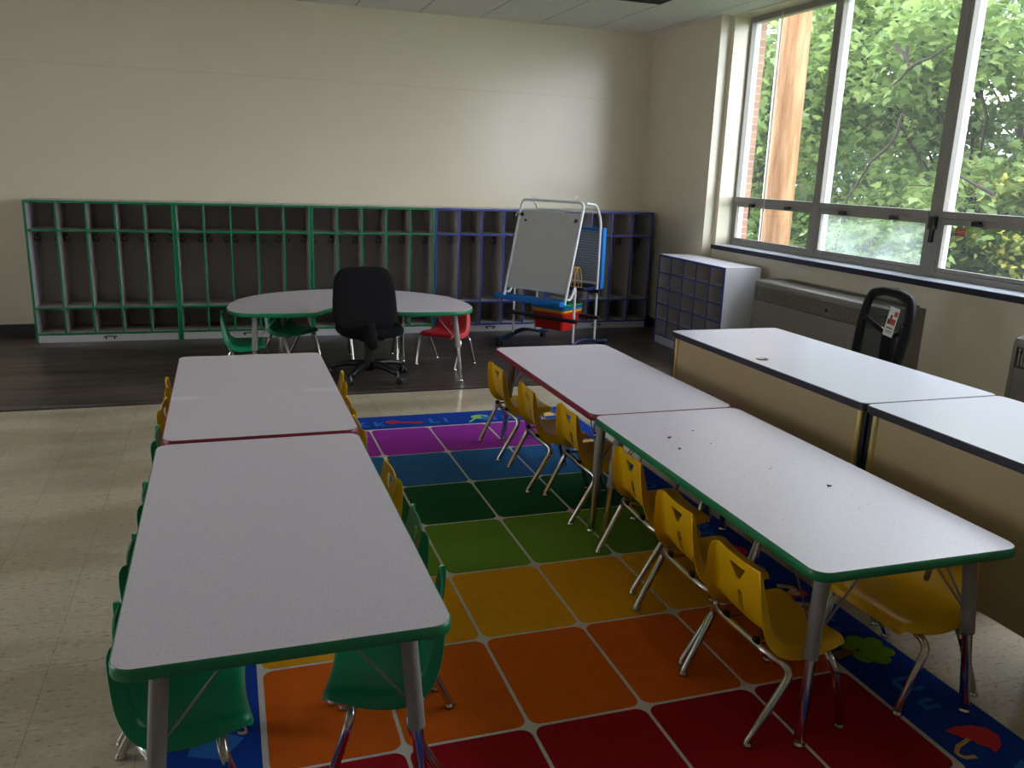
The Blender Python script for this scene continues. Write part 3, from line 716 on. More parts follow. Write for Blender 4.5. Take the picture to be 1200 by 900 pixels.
# ================================================================== CHILD CHAIRS
def shell_mesh(matl):
    prof = [(-.122, .507, .118), (-.122, .502, .131), (-.119, .485, .137), (-.112, .45, .142), (-.103, .41, .148), (-.094, .37, .156), (-.084, .335, .162), (-.070, .31, .170), (-.050, .295, .176),
            (-.022, .288, .178), (.01, .286, .178), (.055, .288, .176), (.10, .292, .172), (.135, .294, .170), (.158, .289, .166), (.169, .277, .160), (.172, .260, .156)]
    n = len(prof); ts = [-1, -.97, -.9, -.7, -.45, -.2, 0, .2, .45, .7, .9, .97, 1]; m_ = len(ts)
    vs = []
    for i, (x, z, hw) in enumerate(prof):
        a = Vector((prof[max(i-1, 0)][0], prof[max(i-1, 0)][1])); c = Vector((prof[min(i+1, n-1)][0], prof[min(i+1, n-1)][1]))
        tg = (c-a).normalized(); nx, nz = tg.y, -tg.x        # outward: back/down side
        if i < 6: nx, nz = -1, -.05
        if nz > 0: nx, nz = -nx, -nz
        s = i/(n-1)
        for u in ts:
            au = abs(u)
            # edge roll (flange) and a gentle dish
            fl = ((.012+.028*min(1, i/5)) if i < 12 else .04-.006*(i-11))*max(0, (au-.9)/.1) if au > .9 else 0
            dish = .010*(1-(u/.9)**2) if au < .9 else 0
            k = fl+dish
            wdt = hw*(u if au <= .9 else math.copysign(.9+.1*min(1, (au-.9)/.1*.8), u))
            vs.append((x+nx*k, wdt, z+nz*k))
    fs = [(i*m_+j, i*m_+j+1, (i+1)*m_+j+1, (i+1)*m_+j) for i in range(n-1) for j in range(m_-1)]
    me = bpy.data.meshes.new('seat_shell'); me.from_pydata(vs, [], fs); me.materials.append(matl); me.update()
    ob = bpy.data.objects.new('tmp_shell', me); COL.objects.link(ob)
    md = ob.modifiers.new('s', 'SUBSURF'); md.levels = 2; md.render_levels = 2
    md = ob.modifiers.new('t', 'SOLIDIFY'); md.thickness = .005; md.offset = 0
    cut = MB(); T = Matrix(((0, 0, 1, -.25), (1, 0, 0, 0), (0, 1, 0, 0), (0, 0, 0, 1)))   # poly (y,z) -> extrude x
    tri = arc_path([(-.042, .480, 0), (-.008, .434, 0), (.008, .434, 0), (.042, .480, 0), (-.042, .480, 0)], .006, 3)[:-1]
    cut.prism([(p_.x, p_.y) for p_ in tri], 0, .16, matl, T=T)
    cut.prism([(y_, z_) for y_, z_ in rrect(-.0125, .0125, .325, .398, .012, 5)], 0, .205, matl, T=T)
    co = cut.build('tmp_cut')
    bo = ob.modifiers.new('b', 'BOOLEAN'); bo.operation = 'DIFFERENCE'; bo.object = co; bo.solver = 'EXACT'
    dg = bpy.context.evaluated_depsgraph_get(); dg.update()
    res = bpy.data.meshes.new_from_object(ob.evaluated_get(dg)); res.name = 'seat_shell'
    res.materials.clear(); res.materials.append(matl)
    res.polygons.foreach_set('material_index', [0]*len(res.polygons)); res.polygons.foreach_set('use_smooth', [True]*len(res.polygons))
    try: res.set_sharp_from_angle(angle=math.radians(50))
    except Exception: pass
    bpy.data.objects.remove(ob); bpy.data.objects.remove(co)
    return res
def make_chair(matl):
    t = empty('child_chair')
    sh = bpy.data.objects.new('seat_shell', shell_mesh(matl)); COL.objects.link(sh); sh.parent = t
    r = .0125; C_ = M['chrome']
    for fx, tx, zt in ((-.16, -.09, .256), (.16, .095, .260)):
        for s in (-1, 1):
            b = MB()
            b.tube(arc_path([(tx, 0, zt), (tx, s*.125, zt), (tx*.5 if tx < 0 else tx, s*.200, zt-.022), (fx, s*.185, .014)], .06, 7), r, C_, 12)
            L_ = b.build('leg', t)
            b = MB(); b.lathe([(.009, 0), (.0165, .001), (.017, .007), (.012, .013), (.011, .018)], (fx, s*.185, 0), M['glide'], 12); b.build('glide', L_)
    for s in (-1, 1):
        b = MB(); b.tube([(-.095, s*.08, .262), (.095, s*.08, .266)], .006, C_, 8)
        for x in (-.092, .092): b.box(x-.008, x+.008, s*.08-.009, s*.08+.009, .266, .280, M['black'])
        b.build('seat_bracket', t)
    return t
proto = {'yellow': make_chair(M['yellow_p']), 'green': make_chair(M['green_p']), 'red': make_chair(M['red_p'])}
used = set()
def chair(colr, x, y, rz, label, group, z=.0098):
    o = proto[colr] if colr not in used else copy_tree(proto[colr]); used.add(colr)
    o.location = (x, y, z); o.rotation_euler = (0, 0, rz); tag(o, label, 'chair', group)
R_ = math.radians
gl = 'child chairs at the left table row'; gr = 'child chairs at the right table row'
# left row, right-hand side (facing -x)
chair('green', .378, 2.04, PI-R_(14), 'green child chair under the near right corner of the left table row', gl)
chair('green', .408, 2.47, PI-R_(3), 'green child chair on the right of the near left table, second from its front end', gl)
chair('yellow', .41, 2.93, PI+R_(1), 'yellow child chair on the rug, right side of the near left table', gl)
chair('yellow', .375, 3.54, PI+R_(2), 'yellow child chair right of the far left table, nearest its red corner', gl)
chair('yellow', .39, 3.91, PI, 'yellow child chair right of the far left table, middle one', gl, .0)
chair('yellow', .425, 4.45, PI-R_(4), 'yellow child chair right of the far left table, closest to the black swivel chair', gl, .0)
# left row, left-hand side (facing +x)
chair('green', -.172, 2.035, R_(3), 'green child chair under the near left corner of the left table row', gl, .003)
chair('green', -.178, 2.45, R_(-2), 'green child chair left of the near left table, second from its front end', gl, .003)
chair('green', -.178, 2.90, R_(1), 'green child chair left of the near left table, third from its front end', gl, .003)
chair('green', -.185, 3.58, 0, 'green child chair left of the far left table, at its near corner', gl, .003)
chair('yellow', -.188, 4.035, R_(-3), 'yellow child chair left of the far left table, middle one', gl, .003)
chair('yellow', -.192, 4.45, R_(3), 'yellow child chair left of the far left table, nearest the dark floor', gl, .003)
# right row, left-hand side (facing +x)
for (x, y, a, l) in ((1.522, 1.957, 0, 'yellow child chair nearest the camera, left side of the near right table'),
                     (1.555, 2.378, R_(-2), 'yellow child chair left of the near right table, second from its front end'),
                     (1.615, 2.865, R_(-3), 'yellow child chair left of the near right table, third from its front end'),
                     (1.625, 3.545, R_(-2), 'yellow child chair left of the far right table, nearest its near corner'),
                     (1.570, 3.972, R_(-3), 'yellow child chair left of the far right table, middle one'),
                     (1.560, 4.480, R_(0), 'yellow child chair left of the far right table, nearest the dark floor')):
    chair('yellow', x, y, a, l, gr)
# right row, right-hand side (facing -x)
for (x, y, a, l) in ((2.05, 1.965, PI+R_(3), 'yellow child chair under the near right corner of the near right table'),
                     (2.07, 2.43, PI-R_(2), 'yellow child chair, desk side of near right table, second from its front end'),
                     (2.09, 2.88, PI+R_(4), 'yellow child chair, desk side of near right table, third from its front end'),
                     (2.12, 3.55, PI, 'yellow child chair on the desk side of the far right table, at its near corner')):
    chair('yellow', x, y, a, l, gr)
gk = 'child chairs around the kidney table'
chair('green', .065, 6.52, R_(0), 'green child chair in profile at the left end of the kidney table', gk, .0025)
chair('green', .455, 7.02, R_(-42), 'green child chair behind the left half of the kidney table, turned diagonally', gk, .0025)
chair('green', 1.14, 7.06, R_(-92), 'child chair behind the kidney table, only its chrome legs showing past the black swivel chair', gk, .0025)
chair('red', 1.70, 6.745, R_(225), 'red child chair at the right end of the kidney table', gk, .0025)

# ================================================================== OFFICE CHAIRS
def star_base(t, R=.29, ang=0, mat_=None, hub=.30):
    mt = mat_ or M['black_gloss']
    b = MB()
    b.lathe([(.04, .07), (.05, .08), (.045, .13), (.03, .14)], (0, 0, 0), mt, 20)
    for k in range(5):
        a = ang+2*PI*k/5; c, s = math.cos(a), math.sin(a)
        sec = []
        for j in range(7):
            q = j/6; rr_ = .03+(R-.03)*q; z = .115-.03*q+.018*math.sin(q*PI); w_ = .033-.010*q; hh = .024-.008*q
            sec.append([(rr_*c-s*y, rr_*s+c*y, z+zz) for y, zz in ((-w_, -hh), (-w_, hh*.4), (-w_*.5, hh), (w_*.5, hh), (w_, hh*.4), (w_, -hh))])
        vs = [p_ for q in sec for p_ in q]; fs = [(i*6+j, i*6+(j+1) % 6, (i+1)*6+(j+1) % 6, (i+1)*6+j) for i in range(6) for j in range(6)]
        b.add(vs, fs+[tuple(range(6))[::-1], tuple(range(36, 42))], mt, True)
    base = b.build('star_base', t)
    for k in range(5):
        a = ang+2*PI*k/5; c, s = math.cos(a), math.sin(a); p_ = Vector((R*c, R*s, 0)); sw = a+.6+k
        ax = Vector((-math.sin(sw), math.cos(sw), 0)); q = ax.to_track_quat('Z', 'Y')
        b = MB(); b.tube([p_+Vector((0, 0, .045)), p_+Vector((0, 0, .085))], .008, M['steel'], 8)
        ctr = p_+Vector((math.cos(sw)*.012, math.sin(sw)*.012, .029))
        for e in (-1, 1):
            b.lathe([(.020, -.008), (.027, -.006), (.0285, 0), (.027, .006), (.018, .009)], ctr+ax*e*.015, M['black'], 16, q)
        b.lathe([(.018, -.008), (.022, 0), (.018, .008)], ctr+Vector((0, 0, .012)), M['black'], 12, q)
        b.build('caster', base)
    b = MB(); b.lathe([(.036, .12), (.036, .24), (.04, .25), (.04, .30)], (0, 0, 0), M['black'], 18)
    b.lathe([(.016, .27), (.016, hub)], (0, 0, 0), M['steel'], 14); b.build('gas_column', t)
def pad(b, sx_, sy_, sz_, T, m, e=3.2, nu=28, nv=14, taper=0):
    """superellipsoid cushion"""
    vs = []
    def sp(c, k): return math.copysign(abs(c)**(2/k), c)
    for i in range(nv+1):
        v = -PI/2+PI*i/nv
        for j in range(nu):
            u = -PI+2*PI*j/nu
            x = sp(math.cos(v), 2.4)*sp(math.cos(u), e); y = sp(math.cos(v), 2.4)*sp(math.sin(u), e); z = sp(math.sin(v), 2.4)
            vs.append(T @ Vector((x*sx_*(1-taper*y), y*sy_, z*sz_)))
    b.add(vs, [(i*nu+j, i*nu+(j+1) % nu, (i+1)*nu+(j+1) % nu, (i+1)*nu+j) for i in range(nv) for j in range(nu)], m, True)
t = empty('office_chair', (1.0, 6.38, .0025)); t.rotation_euler.z = R_(4)
tag(t, 'black armless office swivel chair at the notch of the kidney table', 'office chair')
star_base(t, .30, R_(-58), hub=.33)
b = MB(); pad(b, .25, .235, .062, Matrix.Translation((0, -.01, .39)), M['fabric']); b.build('seat', t)
b = MB(); b.box(-.09, .09, -.12, .10, .315, .34, M['black']); b.tube([(.09, .05, .325), (.2, .05, .33)], .006, M['black'], 8); b.box(.19, .235, .035, .065, .325, .336, M['black']); b.build('tilt_mechanism', t)
b = MB(); Tb = Matrix.Translation((-.10, -.30, .672)) @ Matrix.Rotation(R_(82), 4, 'X')
pad(b, .232, .228, .042, Tb, M['fabric'], 4.2, taper=.07); bk = b.build('backrest', t)
b = MB(); Tb2 = Matrix.Translation((-.10, -.325, .667)) @ Matrix.Rotation(R_(82), 4, 'X')
pad(b, .222, .218, .03, Tb2, M['fabric'], 4.5, taper=.07); b.build('back_shell', bk)
b = MB()
for i, (y0, z0, y1, z1) in enumerate(((-.08, .318, -.27, .318), (-.27, .318, -.345, .36), (-.345, .36, -.36, .50))):
    d_ = Vector((0, y1-y0, z1-z0)); 
    b.tube([(-.02-.02*i, y0, z0), (-.04-.02*i, y1, z1)], .045, M['fabric'], 6)
b.build('back_bracket', t)

t = empty('office_chair', (3.42, 4.06, .0095)); t.location.z = .003; t.rotation_euler.z = R_(90-8)
tag(t, 'black mesh back office chair with a hanging tag, between desk and heater', 'office chair')
star_base(t, .31, R_(10), hub=.36)
b = MB(); pad(b, .245, .235, .05, Matrix.Translation((0, .03, .42)), M['fabric']); b.build('seat', t)
b = MB(); b.box(-.09, .09, -.14, .12, .345, .375, M['black']); b.build('tilt_mechanism', t)
# back frame arch: local x across, z up, y = -.26 (behind sitter)
def arch(hw_, z0, z1, y0, lean, n=10):
    pts = [(-hw_*.86, z0), (-hw_*.93, z0+.10), (-hw_, z0+.28), (-hw_*.97, z1-.12), (-hw_*.80, z1-.035), (-hw_*.42, z1-.005), (0, z1), (hw_*.42, z1-.005), (hw_*.80, z1-.035), (hw_*.97, z1-.12), (hw_, z0+.28), (hw_*.93, z0+.10), (hw_*.86, z0)]
    out = []
    for i in range(len(pts)-1):
        a_ = Vector(pts[max(i-1, 0)]); b_ = Vector(pts[i]); c_ = Vector(pts[i+1]); d_ = Vector(pts[min(i+2, len(pts)-1)])
        for j in range(5):
            s = j/5; q = .5*((2*b_)+(c_-a_)*s+(2*a_-5*b_+4*c_-d_)*s*s+(3*b_-a_-3*c_+d_)*s**3); out.append(q)
    out.append(Vector(pts[-1]))
    return [Vector((q.x, y0-lean*(q.y-z0), q.y)) for q in out]
ap = arch(.248, .46, 1.0, -.245, .14)
b = MB(); n_ = len(ap)
wd = [.030+.012*min(1, abs(i-n_/2)/(n_/2)*1.2) for i in range(n_)]
sec = []
for i, p_ in enumerate(ap):
    tg = (ap[min(i+1, n_-1)]-ap[max(i-1, 0)]).normalized(); nrm = Vector((0, 1, .14)).normalized(); inn = nrm.cross(tg).normalized()
    if inn.dot(Vector((0, p_.y, .75))-p_) < 0: inn = -inn
    for u_, v_ in ((0, -.014), (0, .012), (.35, .02), (1, .012), (1, -.010), (.5, -.018)): sec.append(p_+inn*u_*wd[i]*1.6+nrm*v_)
b.add(sec, [(i*6+j, i*6+(j+1) % 6, (i+1)*6+(j+1) % 6, (i+1)*6+j) for i in range(n_-1) for j in range(6)], M['black_frame'], True)
b.add(sec[:6], [tuple(range(6))], M['black_frame']); b.add(sec[-6:], [tuple(range(6))], M['black_frame'])
bf = b.build('back_frame', t)
b = MB(); mid = ap[:n_//2+1]; ms = []
for i, p_ in enumerate(mid):
    q = ap[n_-1-i]
    for k in range(9):
        u_ = k/8; pp = p_.lerp(q, u_); pp = pp+Vector((0, -.03*math.sin(PI*u_), 0)); ms.append(pp)
b.add(ms, [(i*9+j, i*9+j+1, (i+1)*9+j+1, (i+1)*9+j) for i in range(len(mid)-1) for j in range(8)], M['mesh'], True)
b.build('mesh_panel', bf)
b = MB()
for s in (-1, 1): b.tube([(s*.19, -.285, .80), (s*.12, -.325, .755), (s*.035, -.345, .72), (s*.03, -.335, .50), (s*.02, -.27, .42)], .016, M['black_frame'], 8)
b.tube([(-.19, -.285, .80), (-.11, -.33, .75), (0, -.35, .725), (.11, -.33, .75), (.19, -.285, .80)], .011, M['steel'], 8)
b.box(-.05, .05, -.345, -.32, .46, .73, M['black_frame']); b.tube([(0, -.30, .43), (0, -.10, .36)], .03, M['black'], 10)
b.build('lumbar_support', t)
b = MB(); TT = Matrix.Translation((-.085, -.262, .73)) @ Matrix.Rotation(R_(-4), 4, 'Y') @ Matrix.Rotation(R_(8), 4, 'X')
b.box(-.045, .045, -.001, .001, 0, .17, M['paper'], TT)
b.box(-.038, .02, .001, .0016, .07, .105, M['tag_red'], TT); b.box(.0, .02, .001, .0016, .105, .125, M['tag_dark'], TT); b.box(-.04, -.01, .001, .0016, .12, .15, M['tag_red'], TT); b.box(-.03, .03, .001, .0016, .045, .052, M['tag_dark'], TT)
b.box(-.03, .03, .001, .0016, .02, .024, M['tag_dark'], TT); b.box(-.03, .03, .001, .0016, .03, .034, M['tag_dark'], TT); b.box(.012, .035, .001, .0016, .07, .1, M['tag_dark'], TT)
b.build('hang_tag', bf)
# ================================================================== EASEL
t = empty('teaching_easel', (2.474, 7.453, .0025)); t.rotation_euler.z = -.996
tag(t, 'white metal rolling teaching easel with grey whiteboard and blue trays', 'easel')
Wd = .69; WM = M['white_metal']
def V(u, v, z): return (u, v, z)
lean = lambda z: -.065+(z-.486)*(.228/.865)
b = MB()   # front arch frame
b.tube(arc_path([(0, lean(.47), .47), (0, lean(1.351), 1.351), (Wd, lean(1.351), 1.351), (Wd, lean(.47), .47)], .06), .0125, WM, 12); b.build('front_frame', t)
b = MB()   # rear arch and connecting pieces
b.tube(arc_path([(0, .44, .10), (0, .44, 1.19), (0, .36, 1.33), (0, .19, 1.345)], .05), .0115, WM, 12)
b.tube(arc_path([(Wd, .44, .10), (Wd, .44, 1.19), (Wd, .36, 1.33), (Wd, .19, 1.345)], .05), .0115, WM, 12)
b.tube([(0, .40, 1.26), (Wd, .40, 1.26)], .0095, WM, 10); b.tube([(0, .44, .62), (Wd, .44, .62)], .0095, WM, 10); b.build('rear_frame', t)
for u in (0, Wd):
    b = MB(); b.tube(arc_path([(u, lean(.56), .52), (u, .0, .50), (u, .04, .54), (u, .085, .62), (u, .085, .10)], .03), .0115, WM, 12); b.build('front_post', t)
b = MB(); b.box(.02, Wd-.02, .018, .022, 0, .01, WM)
b = MB()
def slab(u0, u1, z0, z1, off, th_, m):
    vs = [Vector((u, lean(z)+off+k, z)) for u in (u0, u1) for z in (z0, z1) for k in (0, th_)]
    b.add(vs, [(0, 1, 3, 2), (4, 6, 7, 5), (0, 4, 5, 1), (2, 3, 7, 6), (0, 2, 6, 4), (1, 5, 7, 3)], m)
slab(.018, Wd-.018, .557, 1.256, -.004, .012, M['board']); wb = b.build('whiteboard', t, bevel=.002)
b = MB(); slab(.08, .50, .60, 1.262, .010, .004, M['board']); b.build('backing_sheet', wb)
for u, z, r_ in ((.035, 1.215, .017), (.64, 1.19, .017), (.087, 1.165, .011)):
    b = MB(); b.lathe([(r_, 0), (r_, .012), (r_*.6, .016)], (u, lean(z)-.004, z), M['black'], 14, Vector((0, -1, .25)).to_track_quat('Z', 'Y'))
    if r_ > .015: b.tube([(u, lean(z)-.012, z), (u-.05, lean(z)-.02, z+.02), (u-.075, lean(z)-.015, z-.015)], .007, M['clear'], 8)
    b.build('clip_knob', wb)
for u in (.14, .60):
    b = MB(); b.tube([(u+.004*math.sin(a_), lean(1.351)+.032*math.cos(a_), 1.362+.036*math.sin(a_)) for a_ in [2*PI*k/20 for k in range(21)]], .003, M['clear'], 6); b.build('binder_ring', t)
# front blue tray
b = MB()
def tray(u0, u1, v0, v1, z0, h_, m, wall=.012, dz=0):
    b.box(u0, u1, v0, v1, z0, z0+.010, m); b.box(u0, u1, v0, v0+wall, z0, z0+h_, m); b.box(u0, u1, v1-wall, v1, z0, z0+h_, m)
    b.box(u0, u0+wall, v0, v1, z0, z0+h_, m); b.box(u1-wall, u1, v0, v1, z0, z0+h_, m)
tray(-.06, Wd+.005, -.155, -.045, .455, .045, M['blue_p']); b.build('marker_tray', t, bevel=.006)
# rear blue framed lined board, upright just behind the rear posts
b = MB(); b.box(-.01, Wd+.01, .475, .487, .60, 1.10, M['lined']); rb = b.build('lined_board', t)
b = MB()
for z in [.62+.024*k for k in range(20)]: b.box(0, Wd, .4735, .475, z, z+.003, M['navy_p'])
b.build('ruled_lines', rb)
b = MB(); b.box(-.03, Wd+.03, .468, .50, 1.095, 1.125, M['blue_p']); b.box(Wd+.0, Wd+.03, .455, .505, .57, 1.125, M['blue_p']); b.box(-.03, .0, .468, .505, .57, 1.125, M['blue_p']); b.box(-.03, Wd+.03, .47, .505, .57, .60, M['blue_p'])
b.build('board_frame', rb, bevel=.006)
b = MB(); tray(.0, Wd, .22, .43, .565, .03, M['navy_p']); b.tube([(-.0, .44, .55), (Wd+.03, .44, .55)], .018, M['black'], 12); b.build('shelf_tray', t, bevel=.004)
b = MB(); b.tube([(Wd-.01, .13, .49), (Wd+.02, .13, .49)], .024, M['black'], 14); b.tube([(Wd-.01, .085, .49), (Wd, .13, .49)], .008, M['black'], 8); b.build('clamp_knob', t)
for v in (.085, .44):
    b = MB(); b.tube([(-.05, v-.02, .308), (Wd+.05, v-.02, .308)], .019, M['black'], 12); b.build('crossbar', t)
for u in (0, Wd):
    b = MB(); n_ = 16; secs = []
    for i in range(n_+1):
        q = i/n_; v = -.15+.76*q; zc = .070+.050*math.sin(PI*min(1, max(0, (q-.12)/.76)))**1.6*(1 if q < .9 else 1); hw_ = .026+.014*abs(2*q-1)**3
        for y_, z_ in ((-hw_, -.014), (-hw_, .006), (-hw_*.6, .014), (hw_*.6, .014), (hw_, .006), (hw_, -.014)): secs.append((u+y_, v, zc+z_))
    b.add(secs, [(i*6+j, i*6+(j+1) % 6, (i+1)*6+(j+1) % 6, (i+1)*6+j) for i in range(n_) for j in range(6)]+[tuple(range(6)), tuple(range(n_*6, n_*6+6))[::-1]], M['navy_p'], True)
    ft = b.build('foot', t)
    for v in (-.12, .57):
        b = MB(); q = Vector((1, 0, 0)).to_track_quat('Z', 'Y')
        for e in (-1, 1): b.lathe([(.018, -.007), (.026, -.005), (.028, 0), (.026, .005), (.016, .008)], (u+e*.014, v, .028), M['black'], 16, q)
        b.tube([(u, v, .03), (u, v, .062)], .008, M['steel'], 8); b.box(u-.008, u+.008, v-.015, v+.02, .03, .055, M['black']); b.build('caster', ft)
et = t
def etw(u, v, z):
    a = -.996; return (2.474+u*math.cos(a)-v*math.sin(a), 7.453+u*math.sin(a)+v*math.cos(a), z+.0025)
# storage tubs nested on the crossbars
for i, (m, z0, z1, lab) in enumerate((('red_bin', .19, .350, 'red storage tub at the bottom of the stack hung in the easel'), ('yellow_bin', .34, .379, 'yellow storage tub nested above the red one in the easel'),
                                      ('blue_p', .37, .406, 'blue storage tub nested between the yellow and green ones in the easel'), ('green_bin', .40, .433, 'green storage tub at the top of the stack in the easel'))):
    b = MB(); u0, u1, v0, v1 = .20, .56, .105, .40; mm = M[m]
    if i == 0:
        s = .02; bot = rrect(u0+s, u1-s, v0+s, v1-s, .03, 4); top = rrect(u0+.004, u1-.004, v0+.004, v1-.004, .03, 4); n = len(bot)
        vs = [Vector((x, y, z0)) for x, y in bot]+[Vector((x, y, z1-.02)) for x, y in top]
        b.add(vs, [tuple(range(n))[::-1]]+[(k, (k+1) % n, (k+1) % n+n, k+n) for k in range(n)], mm)
    else:
        inner = rrect(u0+.02, u1-.02, v0+.02, v1-.02, .03, 4); b.prism(inner, z0-.012, z0, mm)
    out = rrect(u0-.012, u1+.012, v0-.012, v1+.012, .035, 4); inn = rrect(u0+.008, u1-.008, v0+.008, v1-.008, .03, 4); n = len(out)
    vs = [Vector((x, y, z)) for pl, z in ((inn, z1-.03), (inn, z1), (out, z1), (out, z1-.018), (rrect(u0+.004, u1-.004, v0+.004, v1-.004, .03, 4), z1-.018)) for x, y in pl]
    b.add(vs, [(r_*n+k, r_*n+(k+1) % n, (r_+1)*n+(k+1) % n, (r_+1)*n+k) for r_ in range(4) for k in range(n)], mm)
    b.add([Vector((x, y, z1-.028)) for x, y in inn], [tuple(range(n))], mm)
    o = b.build('storage_tub'); o.location = (2.474, 7.453, .0025); o.rotation_euler.z = -.996
    tag(o, lab, 'tub', 'coloured tubs stacked in the easel')
for k in range(3):
    b = MB(); u0 = .50+.035*k
    b.tube([(u0+.012*math.cos(a_)*.0+.0, .30+.06*math.cos(a_), .578+.19*math.sin(a_)) for a_ in [PI*j/16 for j in range(17)]], .0035, M['yellow_bin'], 8)
    b.tube([(u0, .24, .578), (u0, .36, .578)], .003, M['yellow_bin'], 6)
    o = b.build('wire_bookend'); o.location = (2.474, 7.453, .0025); o.rotation_euler.z = -.996
    tag(o, 'thin yellow wire arch standing on the navy rear tray of the easel', 'bookend', 'yellow wire arches on the easel')

# ================================================================== OUTSIDE
b = MB(); b.box(4.8, 60, -40, 60, -1.2, -1.0, M['grass']); g = b.build('ground_outside'); struct(g)
b = MB()
b.tube([(6.05, 8.43, -1), (6.05, 8.46, 2), (6.04, 8.50, 5)], .165, M['wood_pole'], 24, r2=.155); b.tube([(5.94, 8.565, -1), (5.93, 8.63, 5)], .018, M['white_metal'], 10)
tag(b.build('utility_pole'), 'pale raw wooden pole with a white conduit just outside the leftmost window', 'pole')
LEAF = [(0, 0), (.28, .05), (.50, -.02), (.40, .22), (.55, .42), (.28, .48), (.22, .66), (0, .98), (-.22, .66), (-.28, .48), (-.55, .42), (-.40, .22), (-.50, -.02), (-.28, .05)]
LEAF_S = [(0, 0), (.34, .3), (.28, .65), (0, 1), (-.28, .65), (-.34, .3)]
def tree(name, label, base, trunk_h, blobs, nleaf, size, lm, seed, shape=LEAF, cat='tree', group='trees outside the window', twigs=6, arms=()):
    R2 = random.Random(seed)
    t = empty(name, base); tag(t, label, cat, group)
    b = MB()
    bx, by, bz = base
    top = Vector((R2.uniform(-.3, .3), R2.uniform(-.3, .3), trunk_h))
    b.tube([(0, 0, 0), (R2.uniform(-.1, .1), R2.uniform(-.1, .1), trunk_h*.5), top], .13 if cat == 'tree' else .04, M['trunk'], 10, r2=.05)
    for (cx, cy, cz, rx, ry, rz) in blobs:
        c = Vector((cx-bx, cy-by, cz-bz)); s = Vector((0, 0, max(.2, min(trunk_h*.8, c.z*.6))))
        mid = s.lerp(c, .55)+Vector((R2.uniform(-.2, .2), R2.uniform(-.2, .2), R2.uniform(-.1, .2)))
        b.tube([s, mid, c], .03, M['trunk'], 7, r2=.01)
        for k in range(twigs):
            e = c+Vector((R2.uniform(-rx, rx), R2.uniform(-ry, ry), R2.uniform(-rz, rz)))*.75
            m2 = c.lerp(e, .5)+Vector((0, 0, .1)); b.tube([mid.lerp(c, R2.random()), m2, e], .016, M['trunk'], 5, r2=.005)
    for pts in arms: b.tube([(p_[0]-bx, p_[1]-by, p_[2]-bz) for p_ in pts], .022, M['trunk'], 7, r2=.012)
    b.build('trunk', t)
    vs = []; fs = []; L_ = len(shape); tot = sum(q[3]*q[4]*q[5] for q in blobs)**1
    vol = sum((q[3]*q[4]*q[5])**.67 for q in blobs)
    for (cx, cy, cz, rx, ry, rz) in blobs:
        n = int(nleaf*((rx*ry*rz)**.67)/vol); ncl = max(6, n//14)
        for _ in range(ncl):
            # sprays: leaves laid in loose drooping tiers
            while True:
                d = Vector((R2.uniform(-1, 1), R2.uniform(-1, 1), R2.uniform(-1, 1)))
                if .25 < d.length < 1: break
            d = d*(R2.uniform(.8, 1.05)/max(.5, d.length))*d.length**.35
            c = Vector((cx-bx+d.x*rx, cy-by+d.y*ry, cz-bz+d.z*rz))
            for _ in range(14):
                p_ = c+Vector((R2.gauss(0, size*1.3), R2.gauss(0, size*1.3), R2.gauss(0, size*.6)))
                s = size*R2.uniform(.6, 1.25)
                az = R2.uniform(0, 2*PI); tilt = R2.gauss(R_(35), R_(22)); roll_ = R2.gauss(0, .35)
                A_ = Matrix.Rotation(az, 3, 'Z') @ Matrix.Rotation(-tilt, 3, 'X') @ Matrix.Rotation(roll_, 3, 'Y')
                o_ = len(vs)
                for (lx, ly) in shape: vs.append(p_+A_ @ Vector((lx*s, ly*s, -abs(lx)*s*.18)))
                fs.append(tuple(range(o_, o_+L_)))
    me = bpy.data.meshes.new('foliage'); me.from_pydata(vs, [], fs); me.materials.append(lm); me.update()
    o = bpy.data.objects.new('foliage', me); COL.objects.link(o); o.parent = t; o['kind'] = 'stuff'
    return t
ARMS = [[(7.4, y*.925, 1.6+(z-1.6)*.925) for y, z in q] for q in (
    [(9.17, 3.286), (9.005, 3.177), (8.90, 3.08), (8.868, 2.986), (8.953, 2.90), (9.1, 2.80)], [(8.945, 3.25), (8.93, 3.12), (8.868, 2.986)], [(8.868, 2.986), (8.70, 3.05), (8.546, 3.07), (8.35, 3.15)],
    [(8.86, 2.45), (8.891, 2.388), (8.904, 2.236), (9.032, 2.063), (9.317, 1.875), (9.532, 1.565), (9.668, 1.404), (9.8, .6)], [(7.324, 1.533), (7.633, 1.644), (7.9, 1.75)])]
def blobs(cx, cy, cz, spread, n, r, seed):
    R2 = random.Random(seed); out = []
    for k in range(n): out.append((cx+R2.uniform(-1, 1)*spread[0], cy+R2.uniform(-1, 1)*spread[1], cz+R2.uniform(-1, 1)*spread[2], r*R2.uniform(.8, 1.2), r*R2.uniform(.8, 1.2), r*.7*R2.uniform(.8, 1.2)))
    return out
tree('maple_tree', 'broad leaved maple with bare dark forked branch, seen through the middle window', (9.6, 9.2, -1), 2.6,
     blobs(9.2, 9.2, 2.5, (.9, 2.0, 1.9), 13, .95, 1), 17000, .125, M['leaf_a'], 11,
     arms=ARMS)
tree('maple_tree', 'maple behind the raw wooden pole, seen through the leftmost window', (8.6, 13.2, -1), 3.0, blobs(8.6, 12.9, 2.4, (1.0, 2.2, 2.0), 12, 1.0, 2), 13000, .13, M['leaf_b'], 12)
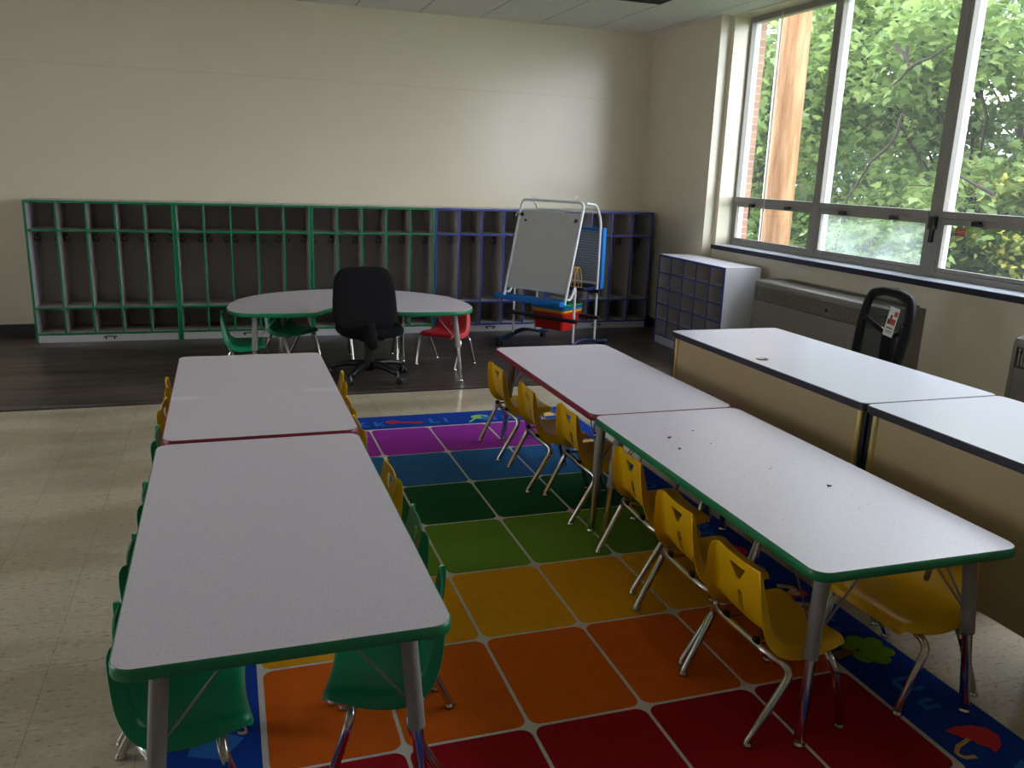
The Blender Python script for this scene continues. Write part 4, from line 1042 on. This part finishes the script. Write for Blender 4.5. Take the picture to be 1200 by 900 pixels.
tree('leafy_tree', 'yellow green small leaved tree through the right hand window', (10.2, 6.3, -1), 2.6, blobs(9.7, 6.4, 2.2, (1.0, 1.4, 1.9), 11, .95, 3), 11000, .095, M['leaf_c'], 13, LEAF_S)
tree('leafy_tree', 'dark green tree far behind the maples', (13.2, 11.5, -1), 4.0, blobs(13, 11.5, 3.0, (1.0, 4.5, 2.8), 20, 1.4, 4), 16000, .17, M['leaf_d'], 14, LEAF_S)
tree('leafy_tree', 'mid green tree far behind the right hand window', (13.0, 6.0, -1), 4.0, blobs(12.8, 6.0, 2.8, (1.0, 3.8, 2.6), 18, 1.3, 5), 16000, .15, M['leaf_b'], 15, LEAF_S)
tree('leafy_tree', 'dim green tree at the far left behind the pole', (12.4, 18.0, -1), 4.0, blobs(12.0, 17.6, 3.0, (1.4, 3.4, 3.0), 16, 1.5, 6), 11000, .19, M['leaf_b'], 16, LEAF_S)
tree('leafy_tree', 'dim hedge like tree at the very back, behind the middle window', (16, 11, -1), 3.0, blobs(16, 11, 1.6, (.8, 5.0, 1.8), 14, 1.5, 21), 9000, .2, M['leaf_d'], 21, LEAF_S)
tree('leafy_tree', 'dim hedge like tree at the very back, behind the pole', (16, 21, -1), 3.0, blobs(16, 21, 1.8, (.8, 5.0, 2.0), 14, 1.6, 22), 8000, .22, M['leaf_b'], 22, LEAF_S)
tree('leafy_shrub', 'low bright shrub below the middle window', (8.0, 9.0, -1), .8, blobs(7.6, 9.0, .2, (.5, 1.6, .6), 8, .65, 7), 7000, .11, M['leaf_a'], 17, LEAF, 'shrub', 'shrubs outside the window')
tree('leafy_shrub', 'low yellow green shrub under the right hand window', (8.4, 5.6, -1), .8, blobs(8.1, 5.7, .2, (.6, 1.5, .6), 8, .65, 8), 5600, .075, M['leaf_c'], 18, LEAF_S, 'shrub', 'shrubs outside the window')
tree('leafy_shrub', 'low shrub left of the pole foot', (8.2, 12.4, -1), .8, blobs(8.0, 12.2, .1, (.6, 1.6, .6), 7, .7, 9), 3400, .14, M['leaf_b'], 19, LEAF, 'shrub', 'shrubs outside the window')
